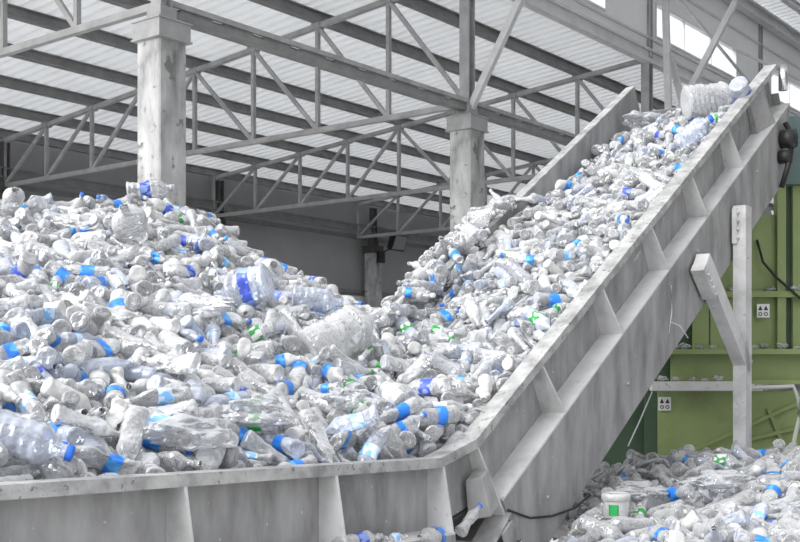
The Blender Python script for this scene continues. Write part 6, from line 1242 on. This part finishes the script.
mound(main_z, -5.6, 4.2, 2.7, 11.2, len(STM)-1); mound(side_z, .1, 4.6, 4.2, 9.6, len(STM)-1)
if SV:
    me = bpy.data.meshes.new('bottle_heap'); me.from_pydata(np.concatenate(SV).tolist(), [], SF)
    for m in STM: me.materials.append(m)
    me.polygons.foreach_set('material_index', SM); me.polygons.foreach_set('use_smooth', [True]*len(SM))
    o = bpy.data.objects.new('bottle_heap', me); C.objects.link(o)
    tag(o, 'mass of empty plastic bottles heaped behind, beneath and between the nearest ones', 'bottle heap', kind='stuff')
# jugs
JM = {}
def jug(pos, d, roll, kind, tint, cap, lab, label):
    r, L = ((.078,.31),(.135,.50),(.10,.34))[kind]; key = (kind, int(roll*10) % 3)
    if key not in JM:
        fn = Crush(kind*31+key[1]*7+400, r, L, (.25,.18,.45)[kind])
        a = MB(); ring_mesh(a, jug_profile(r, L, kind == 1), fn, 30, close=False)
        c = MB(); ring_mesh(c, [(.93*L,.005),(.93*L,.027),(.94*L,.028),(.995*L,.027),(L,.022),(L,.005)], fn, 16)
        l = MB(); ring_mesh(l, [((.28+.2*i/8)*L, r*1.01) for i in range(9)], fn, 30, close=False)
        JM[key] = (a.mesh('jug_body', [M['pet0']]), c.mesh('cap', [CAPM[1]]), l.mesh('label', [LABM[1]]))
    a, c, l = JM[key]
    o = bpy.data.objects.new('plastic_jug', a); C.objects.link(o)
    o.matrix_world = Matrix.Translation(Vector(pos)+Vector((0,0,EYE))) @ orient(d, roll).to_4x4(); mat_slot(o, STM[tint]); tag(o, label, 'jug', 'plastic jugs in the heap')
    for m, nm, code, dd in ((c, 'cap', cap, CAPM), (l, 'label', lab, LABM)):
        if code:
            q = bpy.data.objects.new(nm, m); C.objects.link(q); q.parent = o; mat_slot(q, dd[code])
for j in JUGS: jug(*j)
# crumpled film bags
for k, (pos, sx, sy, sz, rz, label) in enumerate(BAGS):
    bm = bmesh.new(); bmesh.ops.create_icosphere(bm, subdivisions=5, radius=1)
    for vv in bm.verts:
        p = vv.co.copy(); nz_ = noise.noise(p*1.3+Vector((k*7.1,0,0)))*.45+abs(noise.noise(p*2.6+Vector((0,k*3.3,0))))*.30
        vv.co = p*(.75+nz_); vv.co.x *= sx; vv.co.y *= sy; vv.co.z *= sz
    me = bpy.data.meshes.new('plastic_bag'); bm.to_mesh(me); bm.free(); me.polygons.foreach_set('use_smooth', [True]*len(me.polygons)); me.materials.append(M['film'])
    o = bpy.data.objects.new('plastic_bag', me); C.objects.link(o); o.location = Vector(pos)+Vector((0,0,EYE)); o.rotation_euler = (0,0,rz)
    tag(o, label, 'bag', 'crumpled film bags in the heap')

# white tub standing in the low heap
tp = Vector(TUB)+Vector((0,0,EYE)); t = empty('plastic_tub', tp, 'round white closed tub standing upright in the low heap beside the conveyor foot', 'tub')
def lathe(prof, n=28):
    mb = MB(); ring_mesh(mb, prof, lambda z, th, r: (tp.x+r*math.cos(th), tp.y+r*math.sin(th), tp.z+z), n); return mb
lathe([(-.06,.060),(-.055,.066),(.03,.072),(.032,.072)]).build('body', M['pet2'], t)
lathe([(.03,.074),(.03,.077),(.058,.077),(.066,.073),(.070,.064),(.066,.060),(.066,.005)]).build('cap', M['pet2'], t)
mb = MB(); ring_mesh(mb, [(-.045,.0685),(.012,.0725)], lambda z, th, r: (tp.x+r*math.cos(th*.13-2.3), tp.y+r*math.sin(th*.13-2.3), tp.z+z), 10, close=False); mb.build('label', CAPM[4], t)

# ------------------------------------------------------------------ light, sky, camera
w = bpy.data.worlds.new('sky'); bpy.context.scene.world = w; w.use_nodes = True
nt = w.node_tree; bg = nt.nodes['Background']
tc = nt.nodes.new('ShaderNodeTexCoord'); sx = nt.nodes.new('ShaderNodeSeparateXYZ'); nt.links.new(tc.outputs['Generated'], sx.inputs[0])
rp = nt.nodes.new('ShaderNodeValToRGB'); nt.links.new(sx.outputs['Z'], rp.inputs['Fac'])
el = rp.color_ramp.elements; el[0].position = 0; el[0].color = (.42,.42,.43,1); el[1].position = .9; el[1].color = (.97,.98,1,1)
e = el.new(.22); e.color = (.62,.63,.65,1)
nt.links.new(rp.outputs[0], bg.inputs[0]); bg.inputs[1].default_value = 1.5
sd = bpy.data.lights.new('sun', 'SUN'); sd.energy = 3.2; sd.angle = R(50); sd.color = (1,.99,.97)
so = bpy.data.objects.new('sun', sd); C.objects.link(so); so.location = (-6,-4,14)
so.rotation_euler = Vector((.75,.60,-.55)).to_track_quat('-Z', 'Y').to_euler()
cd = bpy.data.cameras.new('camera'); cam = bpy.data.objects.new('camera', cd); C.objects.link(cam)
cd.sensor_width = 36; cd.lens = 36*F/800; cd.shift_y = 104/800; cd.clip_end = 300
cam.location = (0,0,EYE); cam.rotation_euler = (R(90),0,0)
sc = bpy.context.scene; sc.camera = cam
sc.view_settings.view_transform = 'Standard'; sc.view_settings.look = 'None'; sc.view_settings.gamma = 1; sc.view_settings.use_curve_mapping = False
sc.view_settings.exposure = .36
